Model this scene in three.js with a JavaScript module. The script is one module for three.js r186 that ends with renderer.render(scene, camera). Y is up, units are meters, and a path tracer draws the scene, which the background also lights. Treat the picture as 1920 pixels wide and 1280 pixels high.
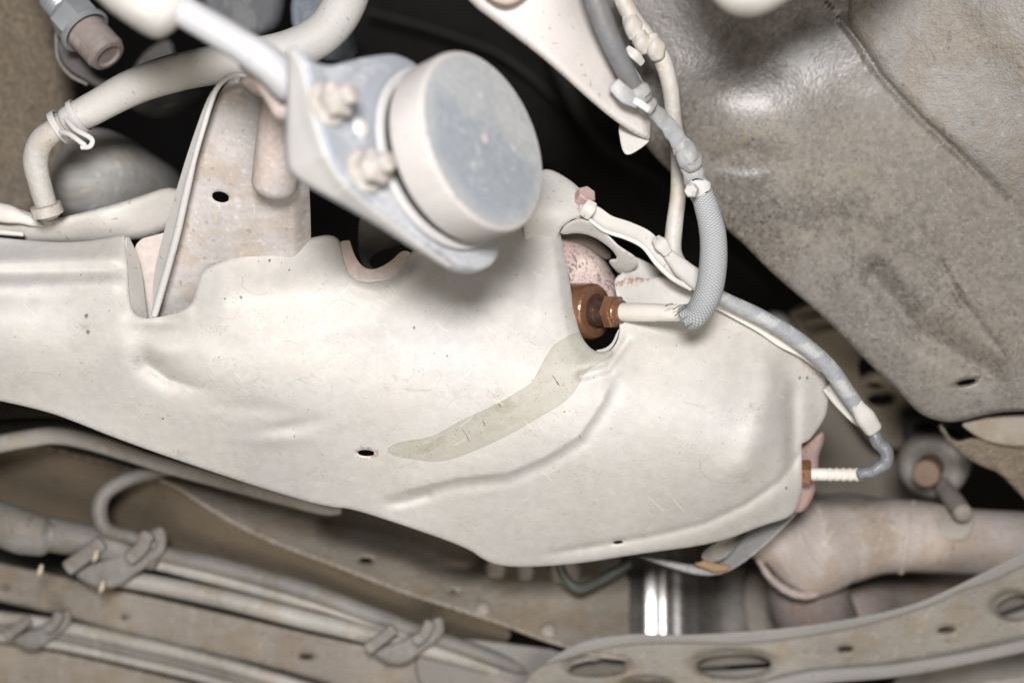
import * as THREE from 'three';
import { mergeGeometries, toCreasedNormals } from 'three/addons/utils/BufferGeometryUtils.js';
import { RectAreaLightUniformsLib } from 'three/addons/lights/RectAreaLightUniformsLib.js';
RectAreaLightUniformsLib.init();

// ------------------------------------------------------------------ camera, exposure, flash
const scene = new THREE.Scene();
scene.background = new THREE.Color(0x000000);
const camera = new THREE.PerspectiveCamera(32, 1.5, 0.02, 12);
camera.position.set(0, 0.55, 0);
camera.rotation.set(0.75, 0, 0);            // the photographer crouches and looks up at the underbody
camera.updateMatrixWorld(true);
camera.focus = 0.605;
camera.userData.fStop = 3.0;
const CAMQ = camera.quaternion.clone(), CAMM = camera.matrixWorld.clone();
const FPX = 640 / Math.tan(THREE.MathUtils.degToRad(16));
const renderer = new THREE.WebGLRenderer({ antialias: true });
renderer.toneMapping = THREE.LinearToneMapping;
renderer.toneMappingExposure = 1.0;
renderer.shadowMap.enabled = true;

// the diffused flash above the lens
const flash = new THREE.RectAreaLight(new THREE.Color(1.0, 0.98, 0.985), 142, 0.15, 0.12);
flash.name = 'flash_light';
flash.position.copy(new THREE.Vector3(-0.012, 0.155, 0.15).applyMatrix4(CAMM));
scene.add(flash);
flash.lookAt(new THREE.Vector3(0, 0, -0.62).applyMatrix4(CAMM));
// weak general light of the workshop coming from below and behind the photographer
const shop = new THREE.RectAreaLight(new THREE.Color(1.0, 0.93, 0.83), 4.0, 1.2, 0.9);
shop.name = 'workshop_light';
shop.position.copy(new THREE.Vector3(0.25, -0.75, 0.9).applyMatrix4(CAMM));
scene.add(shop);
shop.lookAt(new THREE.Vector3(0, 0, -0.65).applyMatrix4(CAMM));

// ------------------------------------------------------------------ small maths
let seed = 7;
const rnd = () => { seed = (seed * 1664525 + 1013904223) >>> 0; return seed / 4294967296; };
const R = (a, b) => a + (b - a) * rnd();
const clamp = (x, a = 0, b = 1) => Math.min(b, Math.max(a, x));
const sst = (a, b, x) => { const t = clamp((x - a) / (b - a)); return t * t * (3 - 2 * t); };
const gau = x => Math.exp(-x * x);
const V = (x, y, z) => new THREE.Vector3(x, y, z);
// a point seen at (x, y) of the 1920 x 1280 photograph, d metres in front of the lens
const P = (x, y, d) => V((x - 960) / FPX * d, -(y - 640) / FPX * d, -d);
const hash = (x, y, s) => { let h = (x * 374761393 + y * 668265263 + s * 1442695041) | 0; h = Math.imul(h ^ (h >>> 13), 1274126177); return ((h ^ (h >>> 16)) >>> 0) / 4294967296; };
function vnoise(x, y, per, s) {
  const xi = Math.floor(x), yi = Math.floor(y), fx = x - xi, fy = y - yi, m = v => ((v % per) + per) % per;
  const u = fx * fx * (3 - 2 * fx), v = fy * fy * (3 - 2 * fy);
  const a = hash(m(xi), m(yi), s), b = hash(m(xi + 1), m(yi), s), c = hash(m(xi), m(yi + 1), s), d = hash(m(xi + 1), m(yi + 1), s);
  return a + (b - a) * u + (c - a) * v + (a - b - c + d) * u * v;
}
function fbm(u, v, per, oct, s) { let t = 0, a = 0.5, n = 0; for (let o = 0; o < oct; o++) { t += a * vnoise(u * per, v * per, per, s + o * 17); n += a; a *= 0.5; per *= 2; } return t / n; }

// thin-plate surface through given values
function tps(pts, reg = 0) {
  const n = pts.length, N = n + 3, A = [], S = 500;
  const U = r2 => r2 < 1e-12 ? 0 : r2 * Math.log(r2);
  for (let i = 0; i < N; i++) A.push(new Float64Array(N + 1));
  for (let i = 0; i < n; i++) {
    for (let j = 0; j < n; j++) { const dx = (pts[i][0] - pts[j][0]) / S, dy = (pts[i][1] - pts[j][1]) / S; A[i][j] = U(dx * dx + dy * dy) + (i === j ? reg : 0); }
    A[i][n] = A[n][i] = 1; A[i][n + 1] = A[n + 1][i] = pts[i][0] / S; A[i][n + 2] = A[n + 2][i] = pts[i][1] / S; A[i][N] = pts[i][2];
  }
  for (let c = 0; c < N; c++) {
    let p = c; for (let r = c + 1; r < N; r++) if (Math.abs(A[r][c]) > Math.abs(A[p][c])) p = r;
    [A[c], A[p]] = [A[p], A[c]];
    for (let r = 0; r < N; r++) if (r !== c) { const f = A[r][c] / A[c][c]; if (f) for (let k = c; k <= N; k++) A[r][k] -= f * A[c][k]; }
  }
  const w = A.map((r, i) => r[N] / r[i]);
  return (x, y) => { let t = w[n] + w[n + 1] * x / S + w[n + 2] * y / S; for (let i = 0; i < n; i++) { const dx = (x - pts[i][0]) / S, dy = (y - pts[i][1]) / S; t += w[i] * U(dx * dx + dy * dy); } return t; };
}
// plane through point p0 with normal n: depth at a pixel
const planeD = (n, p0) => { const c = n.dot(p0); return (x, y) => c / (n.x * (x - 960) / FPX - n.y * (y - 640) / FPX - n.z); };
// signed distance to an open polyline: [distance, side, parameter 0..1]
function near(pl, x, y) {
  let best = 1e9, side = 1, par = 0; const n = pl.length - 1;
  for (let i = 0; i < n; i++) {
    const [ax, ay] = pl[i], [bx, by] = pl[i + 1], vx = bx - ax, vy = by - ay;
    const t = clamp(((x - ax) * vx + (y - ay) * vy) / (vx * vx + vy * vy)), dx = x - ax - vx * t, dy = y - ay - vy * t, d = Math.hypot(dx, dy);
    if (d < best) { best = d; side = vx * (y - ay) - vy * (x - ax) >= 0 ? 1 : -1; par = (i + t) / n; }
  }
  return [best, side, par];
}
function smoothLine(pts, n = 2, closed = true) {     // corner cutting; a third entry 1 keeps the corner
  let p = pts;
  for (let k = 0; k < n; k++) {
    const q = [], m = p.length;
    for (let i = 0; i < m; i++) {
      const a = p[i], pv = p[(i + m - 1) % m], nx = p[(i + 1) % m];
      if (a[2] === 1 || (!closed && (i === 0 || i === m - 1))) { q.push(a); continue; }
      q.push([a[0] * .75 + pv[0] * .25, a[1] * .75 + pv[1] * .25], [a[0] * .75 + nx[0] * .25, a[1] * .75 + nx[1] * .25]);
    }
    p = q;
  }
  return p;
}
const oval = (cx, cy, rx, ry, rot = 0, n = 24) => Array.from({ length: n }, (_, i) => { const a = i / n * Math.PI * 2, c = Math.cos(rot), s = Math.sin(rot), x = Math.cos(a) * rx, y = Math.sin(a) * ry; return [cx + x * c - y * s, cy + x * s + y * c, 1]; });

// ------------------------------------------------------------------ shape builders (all in the lens frame, metres)
function geo(pos, nor, uv, idx) {
  const g = new THREE.BufferGeometry();
  g.setAttribute('position', new THREE.Float32BufferAttribute(pos, 3));
  g.setAttribute('normal', new THREE.Float32BufferAttribute(nor, 3));
  g.setAttribute('uv', new THREE.Float32BufferAttribute(uv, 2));
  if (idx) g.setIndex(idx);
  return g;
}
function polySdf(poly, x, y) {
  let d = 1e18, ins = false; const n = poly.length;
  for (let i = 0, j = n - 1; i < n; j = i++) {
    const ax = poly[j][0], ay = poly[j][1], bx = poly[i][0], by = poly[i][1], vx = bx - ax, vy = by - ay, wx = x - ax, wy = y - ay, l = vx * vx + vy * vy;
    const t = l ? clamp((wx * vx + wy * vy) / l) : 0, ex = wx - vx * t, ey = wy - vy * t, e = ex * ex + ey * ey;
    if (e < d) d = e;
    if ((ay > y) !== (by > y) && x < vx * (y - ay) / (by - ay) + ax) ins = !ins;
  }
  return (ins ? 1 : -1) * Math.sqrt(d);
}
function uvFrame(d, cx, cy) {      // flat frame lying in the sheet's own mean plane
  const e = 40, a = P(cx - e, cy, d(cx - e, cy, 99)), b = P(cx + e, cy, d(cx + e, cy, 99)), c = P(cx, cy - e, d(cx, cy - e, 99)), f = P(cx, cy + e, d(cx, cy + e, 99));
  const u = b.sub(a).normalize(), v0 = c.sub(f), n = u.clone().cross(v0).normalize(), v = n.clone().cross(u), o = P(cx, cy, d(cx, cy, 99));
  return p => { const q = p.clone().sub(o); return [q.dot(u), q.dot(v)]; };
}
// pressed sheet metal: outline in photograph pixels, depth function, real thickness, rounded rim
function sheet({ out, holes = [], d, t = 0.0012, res = 7, bevel = 0, bevelPx = 0, smooth = 2, frame }) {
  const poly = smoothLine(out, smooth), hs = holes.map(h => smoothLine(h, 1));
  let x0 = 1e9, x1 = -1e9, y0 = 1e9, y1 = -1e9;
  for (const [x, y] of poly) { x0 = Math.min(x0, x); x1 = Math.max(x1, x); y0 = Math.min(y0, y); y1 = Math.max(y1, y); }
  const nx = Math.ceil((x1 - x0) / res) + 2, ny = Math.ceil((y1 - y0) / res) + 2, ox = x0 - res, oy = y0 - res;
  const sd = (x, y) => { let s = polySdf(poly, x, y); for (const h of hs) s = Math.min(s, -polySdf(h, x, y)); return s; };
  const F = new Float32Array((nx + 1) * (ny + 1));
  for (let j = 0; j <= ny; j++) for (let i = 0; i <= nx; i++) F[j * (nx + 1) + i] = sd(ox + i * res, oy + j * res) || 1e-4;
  const dep = (x, y, s) => { let z = d(x, y, s); if (bevelPx) { const k = clamp(1 - Math.max(s, 0) / bevelPx); z += bevel * (1 - Math.sqrt(Math.max(0, 1 - k * k))); } return z; };
  const fr = frame || uvFrame(d, (x0 + x1) / 2, (y0 + y1) / 2);
  const pos = [], nor = [], uv = [], front = [], e = 1.5, pts = [];
  const sdf = (x, y) => bevelPx ? sd(x, y) : 99;
  function vert(x, y, s) {
    const p = P(x, y, dep(x, y, s)), q = bevelPx && s < bevelPx + e;
    const sx = q ? sdf(x + e, y) : 99, sy = q ? sdf(x, y + e) : 99, sa = q ? sdf(x - e, y) : 99, sb = q ? sdf(x, y - e) : 99;
    const a = P(x + e, y, dep(x + e, y, sx)).sub(P(x - e, y, dep(x - e, y, sa))), b = P(x, y - e, dep(x, y - e, sb)).sub(P(x, y + e, dep(x, y + e, sy)));
    const n = a.cross(b).normalize(), [u, v] = fr(p);
    pos.push(p.x, p.y, p.z); nor.push(n.x, n.y, n.z); uv.push(u, v); pts.push([p, n, u, v]);
    return pts.length - 1;
  }
  const gv = new Map(), ev = new Map(), rim = [];
  const grid = k => { if (!gv.has(k)) { const i = k % (nx + 1), j = (k - i) / (nx + 1); gv.set(k, vert(ox + i * res, oy + j * res, F[k])); } return gv.get(k); };
  const cut = (a, b) => {
    const key = a < b ? a * 4194304 + b : b * 4194304 + a;
    if (!ev.has(key)) {
      const t_ = F[a] / (F[a] - F[b]), ia = a % (nx + 1), ja = (a - ia) / (nx + 1), ib = b % (nx + 1), jb = (b - ib) / (nx + 1);
      ev.set(key, vert(ox + (ia + (ib - ia) * t_) * res, oy + (ja + (jb - ja) * t_) * res, 0));
    }
    return ev.get(key);
  };
  for (let j = 0; j < ny; j++) for (let i = 0; i < nx; i++) {
    const a = j * (nx + 1) + i, b = a + 1, c = a + nx + 1, f = c + 1;
    for (const tri of [[a, c, b], [b, c, f]]) {
      const ins = tri.map(k => F[k] > 0), cnt = ins[0] + ins[1] + ins[2];
      if (!cnt) continue;
      if (cnt === 3) { front.push(grid(tri[0]), grid(tri[1]), grid(tri[2])); continue; }
      const o = cnt === 1 ? ins.indexOf(true) : ins.indexOf(false), k0 = tri[o], k1 = tri[(o + 1) % 3], k2 = tri[(o + 2) % 3];
      const m = cut(k0, k1), n = cut(k0, k2);
      if (cnt === 1) { front.push(grid(k0), m, n); rim.push([m, n]); } else { front.push(m, grid(k1), grid(k2), m, grid(k2), n); rim.push([n, m]); }
    }
  }
  const N = pts.length, idx = front.slice();
  for (const [p, n, u, v] of pts) { pos.push(p.x - n.x * t, p.y - n.y * t, p.z - n.z * t); nor.push(-n.x, -n.y, -n.z); uv.push(u, v); }
  for (let i = 0; i < front.length; i += 3) idx.push(front[i] + N, front[i + 2] + N, front[i + 1] + N);
  for (const [a, b] of rim) {
    const [pa, na, ua, va] = pts[a], [pb, nb, ub, vb] = pts[b], s = pos.length / 3, w = na.clone().cross(pb.clone().sub(pa)).normalize().negate();
    for (const [p, n, u, v] of [[pa, na, ua, va], [pb, nb, ub, vb]]) {
      pos.push(p.x, p.y, p.z, p.x - n.x * t, p.y - n.y * t, p.z - n.z * t); uv.push(u, v, u, v);
      nor.push(w.x, w.y, w.z, w.x, w.y, w.z);
    }
    idx.push(s, s + 1, s + 2, s + 2, s + 1, s + 3);
  }
  return geo(pos, nor, uv, idx);
}
// swept tube / strip; points [x, y, depth, half width in pixels]
function sweep(pts, { flat = 1, pow = 2, seg = 20, step = 5, ripple, round = true, twist = 0, lift } = {}) {
  const cv = new THREE.CatmullRomCurve3(pts.map(p => P(p[0], p[1], p[2])), false, 'centripetal');
  const rr = pts.map(p => p[3] * p[2] / FPX), len = cv.getLength(), n = Math.max(8, Math.ceil(len / (step * 0.62 / FPX)));
  const pos = [], uv = [], idx = [];
  const rings = [];
  for (let i = 0; i <= n; i++) {
    const u = i / n, k = u * (pts.length - 1), a = Math.min(Math.floor(k), pts.length - 2), f = k - a, g = f * f * (3 - 2 * f);
    rings.push([cv.getPoint(u), cv.getTangent(u), rr[a] + (rr[a + 1] - rr[a]) * g, u]);
  }
  // getPoint's parameter is uniform per control segment, so radii follow their points
  if (round) {
    const [p0, t0, r0] = rings[0], [p1, t1, r1] = rings[n], cap = [];
    for (const q of [0.995, 0.92, 0.75, 0.45]) { const e = Math.sqrt(1 - q * q); cap.push([q, e]); }
    const A = cap.map(([q, e]) => [p0.clone().addScaledVector(t0, -r0 * q * 0.5 * Math.min(1, flat + .3)), t0, r0 * e, 0]), B = cap.map(([q, e]) => [p1.clone().addScaledVector(t1, r1 * q * 0.5 * Math.min(1, flat + .3)), t1, r1 * e, 1]).reverse();
    rings.unshift(...A); rings.push(...B);
  }
  let run = 0, prev = null;
  for (const [p, T, r, u] of rings) {
    const toCam = V(0, 0, 1), N = toCam.clone().addScaledVector(T, -toCam.dot(T)).normalize(), B = T.clone().cross(N).normalize();
    if (twist) { const q = new THREE.Quaternion().setFromAxisAngle(T, twist * (typeof twist === 'number' ? 1 : 1)); N.applyQuaternion(q); B.applyQuaternion(q); }
    if (prev) run += p.distanceTo(prev); prev = p;
    for (let s = 0; s <= seg; s++) {
      const a = s / seg * Math.PI * 2, c = Math.cos(a), q = Math.sin(a), e = 2 / pow;
      const w = Math.sign(c) * Math.pow(Math.abs(c), e), h = Math.sign(q) * Math.pow(Math.abs(q), e) * flat, k = ripple ? ripple(u, a, run) : 1;
      const v = p.clone().addScaledVector(B, w * r * k).addScaledVector(N, h * r * k);
      pos.push(v.x, v.y, v.z); uv.push(run, s / seg * Math.PI * 2 * r);
    }
  }
  const M = rings.length;
  for (let i = 0; i < M - 1; i++) for (let s = 0; s < seg; s++) { const a = i * (seg + 1) + s, b = a + seg + 1; idx.push(a, a + 1, b, b, a + 1, b + 1); }
  for (const end of [0, M - 1]) {   // close the ends
    const p = rings[end][0], c = pos.length / 3; pos.push(p.x, p.y, p.z); uv.push(0, 0);
    for (let s = 0; s < seg; s++) { const a = end * (seg + 1) + s; if (end) idx.push(a, a + 1, c); else idx.push(a + 1, a, c); }
  }
  const g = new THREE.BufferGeometry();
  g.setAttribute('position', new THREE.Float32BufferAttribute(pos, 3));
  g.setAttribute('uv', new THREE.Float32BufferAttribute(uv, 2));
  g.setIndex(idx);
  if (pow > 3 || !round) return creased(g, 0.7);
  g.computeVertexNormals();
  const nm = g.attributes.normal;       // join the seam
  for (let i = 0; i < M; i++) { const a = i * (seg + 1), b = a + seg, n_ = V(nm.getX(a) + nm.getX(b), nm.getY(a) + nm.getY(b), nm.getZ(a) + nm.getZ(b)).normalize(); nm.setXYZ(a, n_.x, n_.y, n_.z); nm.setXYZ(b, n_.x, n_.y, n_.z); }
  return g;
}
function creased(g, a) { g.scale(1e4, 1e4, 1e4); const q = toCreasedNormals(g, a); q.scale(1e-4, 1e-4, 1e-4); return q; }   // in tenths of a millimetre: its vertex matching is coarse
// turned part: profile of [millimetres along the axis, radius in millimetres]
function turned(A, dir, prof, seg = 40, crease = 0.6, spin = 0) {
  const pr = prof.map(([s, r]) => new THREE.Vector2(Math.max(r, 1e-4) / 1000, s / 1000)), L = prof.map(p => p[0]);
  let g = new THREE.LatheGeometry(pr, seg);
  const uv = g.attributes.uv, rm = Math.max(...prof.map(p => p[1])) / 1000;
  let run = [0]; for (let i = 1; i < pr.length; i++) run.push(run[i - 1] + pr[i].distanceTo(pr[i - 1]));
  for (let i = 0; i < uv.count; i++) uv.setXY(i, uv.getX(i) * Math.PI * 2 * rm, run[i % pr.length]);
  if (spin) g.rotateY(spin);
  g = creased(g, crease);
  g.applyQuaternion(new THREE.Quaternion().setFromUnitVectors(V(0, 1, 0), dir.clone().normalize()));
  g.translate(A.x, A.y, A.z);
  return g;
}
const joined = list => mergeGeometries(list.map(g => { const q = g.index ? g.toNonIndexed() : g; for (const k of Object.keys(q.attributes)) if (!['position', 'normal', 'uv'].includes(k)) q.deleteAttribute(k); return q; }));

// ------------------------------------------------------------------ things and parts
const taken = {};
const numbered = n => { taken[n] = (taken[n] ?? -1) + 1; return taken[n] ? `${n}_${String(taken[n]).padStart(3, '0')}` : n; };
function thing(name, label, category, base, group) {
  const o = new THREE.Group(); o.name = numbered(name); scene.add(o);
  o.userData = { label, category }; if (group) o.userData.group = group;
  const b = P(...base); o.position.copy(b.clone().applyMatrix4(CAMM)); o.quaternion.copy(CAMQ); o.userBase = b;
  return o;
}
function part(name, g, m, parent, label) {
  let r = parent; while (!r.userBase) r = r.parent;
  g.translate(-r.userBase.x, -r.userBase.y, -r.userBase.z);
  const o = new THREE.Mesh(g, m); o.name = name; o.castShadow = o.receiveShadow = true; if (label) o.userData.label = label;
  parent.add(o); return o;
}
function single(name, label, category, base, g, m, kind) {
  const b = P(...base); g.translate(-b.x, -b.y, -b.z);
  const o = new THREE.Mesh(g, m); o.name = numbered(name); o.castShadow = o.receiveShadow = true;
  o.position.copy(b.applyMatrix4(CAMM)); o.quaternion.copy(CAMQ); scene.add(o);
  o.userData = kind ? { kind, label } : { label, category };
  return o;
}

// ------------------------------------------------------------------ procedural materials
const toS = c => c <= 0.0031308 ? c * 12.92 : 1.055 * Math.pow(c, 1 / 2.4) - 0.055;
function dataTex(N, size, fn, srgb) {
  const a = new Uint8Array(N * N * 4);
  for (let j = 0; j < N; j++) for (let i = 0; i < N; i++) { const c = fn(i / N, j / N, i, j), k = (j * N + i) * 4; for (let q = 0; q < 3; q++) a[k + q] = 255 * clamp(srgb ? toS(clamp(c[q])) : c[q]); a[k + 3] = 255; }
  const t = new THREE.DataTexture(a, N, N, THREE.RGBAFormat); t.wrapS = t.wrapT = THREE.RepeatWrapping; t.magFilter = THREE.LinearFilter; t.minFilter = THREE.LinearMipmapLinearFilter; t.generateMipmaps = true;
  if (srgb) t.colorSpace = THREE.SRGBColorSpace;
  t.repeat.set(1 / size, 1 / size); t.needsUpdate = true; return t;
}
const lerp3 = (a, b, t) => [a[0] + (b[0] - a[0]) * t, a[1] + (b[1] - a[1]) * t, a[2] + (b[2] - a[2]) * t];
// dusty metal: mottled, with small dark specks
const T_dust = dataTex(512, 0.11, (u, v) => {
  const m = fbm(u, v, 5, 5, 3), g = vnoise(u * 160, v * 160, 160, 9), sp = fbm(u, v, 46, 2, 21), w = fbm(u, v, 11, 3, 31);
  let k = 0.82 + 0.22 * m + 0.05 * (g - .5); if (sp > 0.845) k *= 0.72;
  return [k, k * (0.99 - 0.025 * (w - .5)), k * (0.975 - 0.06 * (w - .5))];
}, true);
const T_grain = dataTex(512, 0.06, (u, v) => { const k = 0.55 * fbm(u, v, 40, 4, 5) + 0.45 * fbm(u, v, 8, 3, 15); return [k, k, k]; });
const T_rough = dataTex(256, 0.09, (u, v) => { const k = 0.72 + 0.5 * (fbm(u, v, 8, 4, 41) - .5); return [k, k, k]; });
// road grime: caked patches, streaks, grit
const T_grime = dataTex(512, 0.17, (u, v) => {
  const m = fbm(u, v, 4, 6, 501), f = fbm(u, v, 70, 3, 511), w = fbm(u, v, 13, 4, 521), st = vnoise(u * 10 + v * 3, v * 70, 9999, 531), sp = fbm(u, v, 48, 2, 541);
  let k = .70 + .36 * (m - .3) + .14 * (f - .5) + .08 * (st - .5), c = lerp3([k, k, k], [k * .93, k * .875, k * .80], sst(.44, .70, w)); if (sp > .83) c = c.map(x => x * .75); if (sp < .2) c = c.map(x => x * 1.2);
  return c;
}, true);
// underseal: dark, stony, strewn with pale grit
const sealC = (u, v) => {
  const m = fbm(u, v, 6, 5, 51), f = fbm(u, v, 110, 3, 61), br = fbm(u, v, 4, 4, 71), gr = fbm(u, v, 150, 2, 81), big = fbm(u, v, 30, 3, 91), cl = fbm(u, v, 7, 3, 95);
  let k = 0.45 + 0.30 * m + 0.42 * (f - .5); let c = lerp3([k, k * .97, k * .93], [k * 1.05, k * .985, k * .90], sst(.45, .65, br));
  if (gr > 0.82 - .16 * cl) c = lerp3(c, [.95, .92, .87], sst(0, .08, gr - 0.82 + .16 * cl) * .75);
  if (big > 0.75) c = lerp3(c, [.95, .9, .8], .4);
  if (big < 0.2) c = c.map(x => x * .75);
  return c;
};
const T_seal = dataTex(512, 0.22, sealC, true);
const T_sealBump = dataTex(1024, 0.22, (u, v) => { const k = 0.25 * fbm(u, v, 36, 5, 51) + 0.55 * fbm(u, v, 150, 2, 81) + .2 * sst(.66, .8, fbm(u, v, 30, 3, 91)); return [k, k, k]; });
const T_ridge = dataTex(512, 0.09, (u, v) => { const q = fbm(u, v, 6, 2, 111), k = fbm(u + .02 * q, v * 1 + .04 * q, 22, 4, 101) * .5 + .5 * vnoise(u * 14 + 2 * q, v * 60 + 2 * q, 9999, 131); return [k, k, k]; });
const T_rust = dataTex(512, 0.05, (u, v) => {
  const m = fbm(u, v, 6, 5, 141), f = fbm(u, v, 90, 2, 151), s = .55 * vnoise(u * 64 + v * 20, v * 34, 9999, 161) + .45 * fbm(u, v, 56, 3, 163), e = fbm(u, v, 5, 3, 165);
  let c = lerp3([.66, .55, .52], [.90, .80, .75], sst(.3, .7, m)); c = c.map(x => x * (.75 + .5 * f));
  return lerp3(c, [.20, .16, .19], .85 * sst(.56, .70, s + .25 * (e - .5)));
}, true);
const T_rustSoft = dataTex(512, 0.13, (u, v) => {
  const m = fbm(u, v, 4, 5, 171), f = fbm(u, v, 70, 3, 181), s = fbm(u, v, 9, 4, 191);
  let c = lerp3([.86, .845, .845], [1, .92, .87], sst(.42, .62, m)); c = lerp3(c, [.88, .70, .58], .5 * sst(.6, .72, s)); const k = .86 + .28 * (f - .3);
  return c.map(x => x * k);
}, true);
const T_wipe = dataTex(512, 0.10, (u, v) => {        // dust partly wiped off dark painted steel
  const m = fbm(u, v, 5, 5, 201), st = vnoise(u * 18 + v * 6, v * 90, 9999, 211), f = fbm(u, v, 80, 2, 221);
  const k = sst(.42, .66, m + .18 * (st - .5) + .12 * (f - .5)); return lerp3([.64, .66, .69], [.93, .93, .925], k).map(x => x * (.92 + .16 * f));
}, true);
const T_weave = dataTex(256, 0.0056, (u, v) => {       // braid of fine yarns
  const a = Math.sin((u * 2 + v) * Math.PI * 4), b = Math.sin((u * 2 - v) * Math.PI * 4), o = Math.sin(u * 8 * Math.PI) * Math.sin(v * 4 * Math.PI) > 0;
  const k = .5 + .5 * (o ? a : b) ; return [k, k, k];
});
const T_weaveC = dataTex(256, 0.0056, (u, v) => {
  const a = Math.sin((u * 2 + v) * Math.PI * 4), b = Math.sin((u * 2 - v) * Math.PI * 4), o = Math.sin(u * 8 * Math.PI) * Math.sin(v * 4 * Math.PI) > 0;
  const k = .50 + .50 * sst(-.7, .4, o ? a : b); return [k, k, k];
}, true);
const again = (t, s) => { const c = t.clone(); c.repeat.set(1 / s, 1 / s); c.needsUpdate = true; return c; };
const lin = (r, g, b) => new THREE.Color().setRGB(r, g, b);
const mat = (c, rough, o = {}) => new THREE.MeshPhysicalMaterial({ color: lin(...c), roughness: rough, metalness: 0, side: THREE.DoubleSide, ...o });
const dusty = { map: T_dust, bumpMap: T_grain, bumpScale: 0.00025 };
const grimy = { map: T_grime, bumpMap: T_grain, bumpScale: 0.0004 };
const M = {
  steel: mat([.60, .585, .56], .65, { ...dusty }),
  pale: mat([.72, .69, .645], .55, { ...dusty }),
  pinkSteel: mat([.62, .575, .55], .55, { map: T_rustSoft, bumpMap: T_grain, bumpScale: .0003 }),
  pipe: mat([.62, .545, .50], .65, { map: T_grime, bumpMap: T_grain, bumpScale: .0003 }),
  zinc: mat([.46, .49, .52], .35, { metalness: .35, ...dusty }),
  rod: mat([.52, .525, .545], .45, { metalness: .05, ...dusty }),
  wiped: mat([.50, .515, .54], .5, { map: T_wipe, bumpMap: T_grain, bumpScale: .0002 }),
  edge: mat([.62, .61, .60], .5, { ...dusty }),
  dustCake: mat([.56, .53, .50], .9, { map: T_grime, bumpMap: T_grain, bumpScale: .0004 }),
  rubberPale: mat([.60, .585, .555], .6, { ...dusty }),
  rubberGrey: mat([.30, .285, .265], .6, { ...grimy }),
  cable: mat([.21, .215, .225], .5, { ...grimy }),
  tape: mat([.40, .415, .43], .5, { ...grimy, bumpScale: .0005 }),
  tube: mat([.66, .635, .595], .55, { ...grimy }),
  darkTape: mat([.20, .21, .23], .35, { map: T_dust, bumpMap: T_grain, bumpScale: .0006 }),
  braid: mat([.52, .535, .55], .55, { map: T_weaveC, bumpMap: T_weave, bumpScale: .0004 }),
  ceramic: mat([.80, .76, .70], .5, { ...dusty, bumpScale: .0001 }),
  brown: mat([.27, .135, .08], .34, { metalness: .3, map: again(T_grime, .05), roughnessMap: T_rough, bumpMap: T_grain, bumpScale: .00025 }),
  brownDark: mat([.10, .06, .045], .3, { metalness: .5, map: T_dust, bumpMap: T_grain, bumpScale: .0003 }),
  rusty: mat([.66, .60, .58], .8, { map: T_rust, bumpMap: T_grain, bumpScale: .0008 }),
  pinkRust: mat([.50, .36, .33], .75, { map: T_dust, bumpMap: T_grain, bumpScale: .0006 }),
  seal: mat([.35, .338, .32], .40, { map: T_seal, bumpMap: T_sealBump, bumpScale: .0003 }),
  sealPale: mat([.31, .288, .265], .55, { map: T_grime, bumpMap: again(T_sealBump, .12), bumpScale: .0007 }),
  brownDust: mat([.34, .29, .23], .8, { map: T_seal, bumpMap: T_sealBump, bumpScale: .0014 }),
  floor: mat([.37, .325, .27], .6, { map: T_grime, bumpMap: T_grain, bumpScale: .0005 }),
  beam: mat([.375, .345, .30], .6, { map: T_grime, bumpMap: T_grain, bumpScale: .0005 }),
  rail: mat([.345, .305, .26], .6, { map: T_grime, bumpMap: T_grain, bumpScale: .0004 }),
  line: mat([.50, .475, .435], .5, { ...grimy }),
  lineGrey: mat([.27, .255, .235], .55, { ...grimy }),
  hgrey: mat([.29, .275, .255], .6, { ...grimy }),
  orange: mat([.30, .185, .10], .5, { map: T_dust }),
  chrome: mat([.50, .485, .47], .42, { metalness: .7, map: T_grime, roughnessMap: T_rough }),
  dark: mat([.03, .028, .028], 1, { specularIntensity: .1 }),
  darkGrey: mat([.085, .08, .076], .6, { map: T_grime, bumpMap: T_grain, bumpScale: .0006 }),
  cast: mat([.34, .29, .22], .6, { map: T_dust, bumpMap: T_grain, bumpScale: .0008 }),
  blueGrey: mat([.30, .33, .37], .7, { map: again(T_wipe, .06), bumpMap: T_grain, bumpScale: .0009 }),
};

// ================================================================== THE MAIN HEAT SHIELD
const shBase = tps([
  [-60, 600, .598], [0, 600, .598], [250, 640, .602], [500, 670, .602], [750, 720, .603], [1000, 750, .608], [1250, 790, .614], [1440, 830, .630],
  [0, 450, .622], [130, 455, .622], [400, 500, .612], [600, 450, .622], [800, 480, .622], [1000, 440, .632], [1050, 520, .624], [1180, 530, .632], [1320, 575, .637], [1480, 660, .645], [1553, 720, .660], [1540, 800, .662],
  [0, 750, .622], [120, 782, .627], [250, 833, .633], [420, 892, .639], [650, 952, .648], [880, 1028, .659], [1000, 1060, .665], [1200, 1035, .662], [1350, 1010, .660], [1490, 950, .658], [1505, 870, .653],
], 1e-4);
const stepLine = [[1150, 700], [1128, 752], [1085, 815], [1020, 855], [950, 884], [860, 893], [770, 914], [700, 930]];
const foldLow = [[1500, 850], [1465, 900], [1400, 945], [1320, 982], [1220, 1006], [1160, 1016], [1080, 1030], [990, 1045]];
const valley = [[252, 560], [252, 640], [275, 683], [315, 712], [370, 728], [470, 735]];
const bandEdge = [[372, 650], [450, 655], [560, 632], [660, 612], [770, 600]];
const endRidge = [[1440, 690], [1432, 770], [1400, 860], [1340, 930]];
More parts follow.
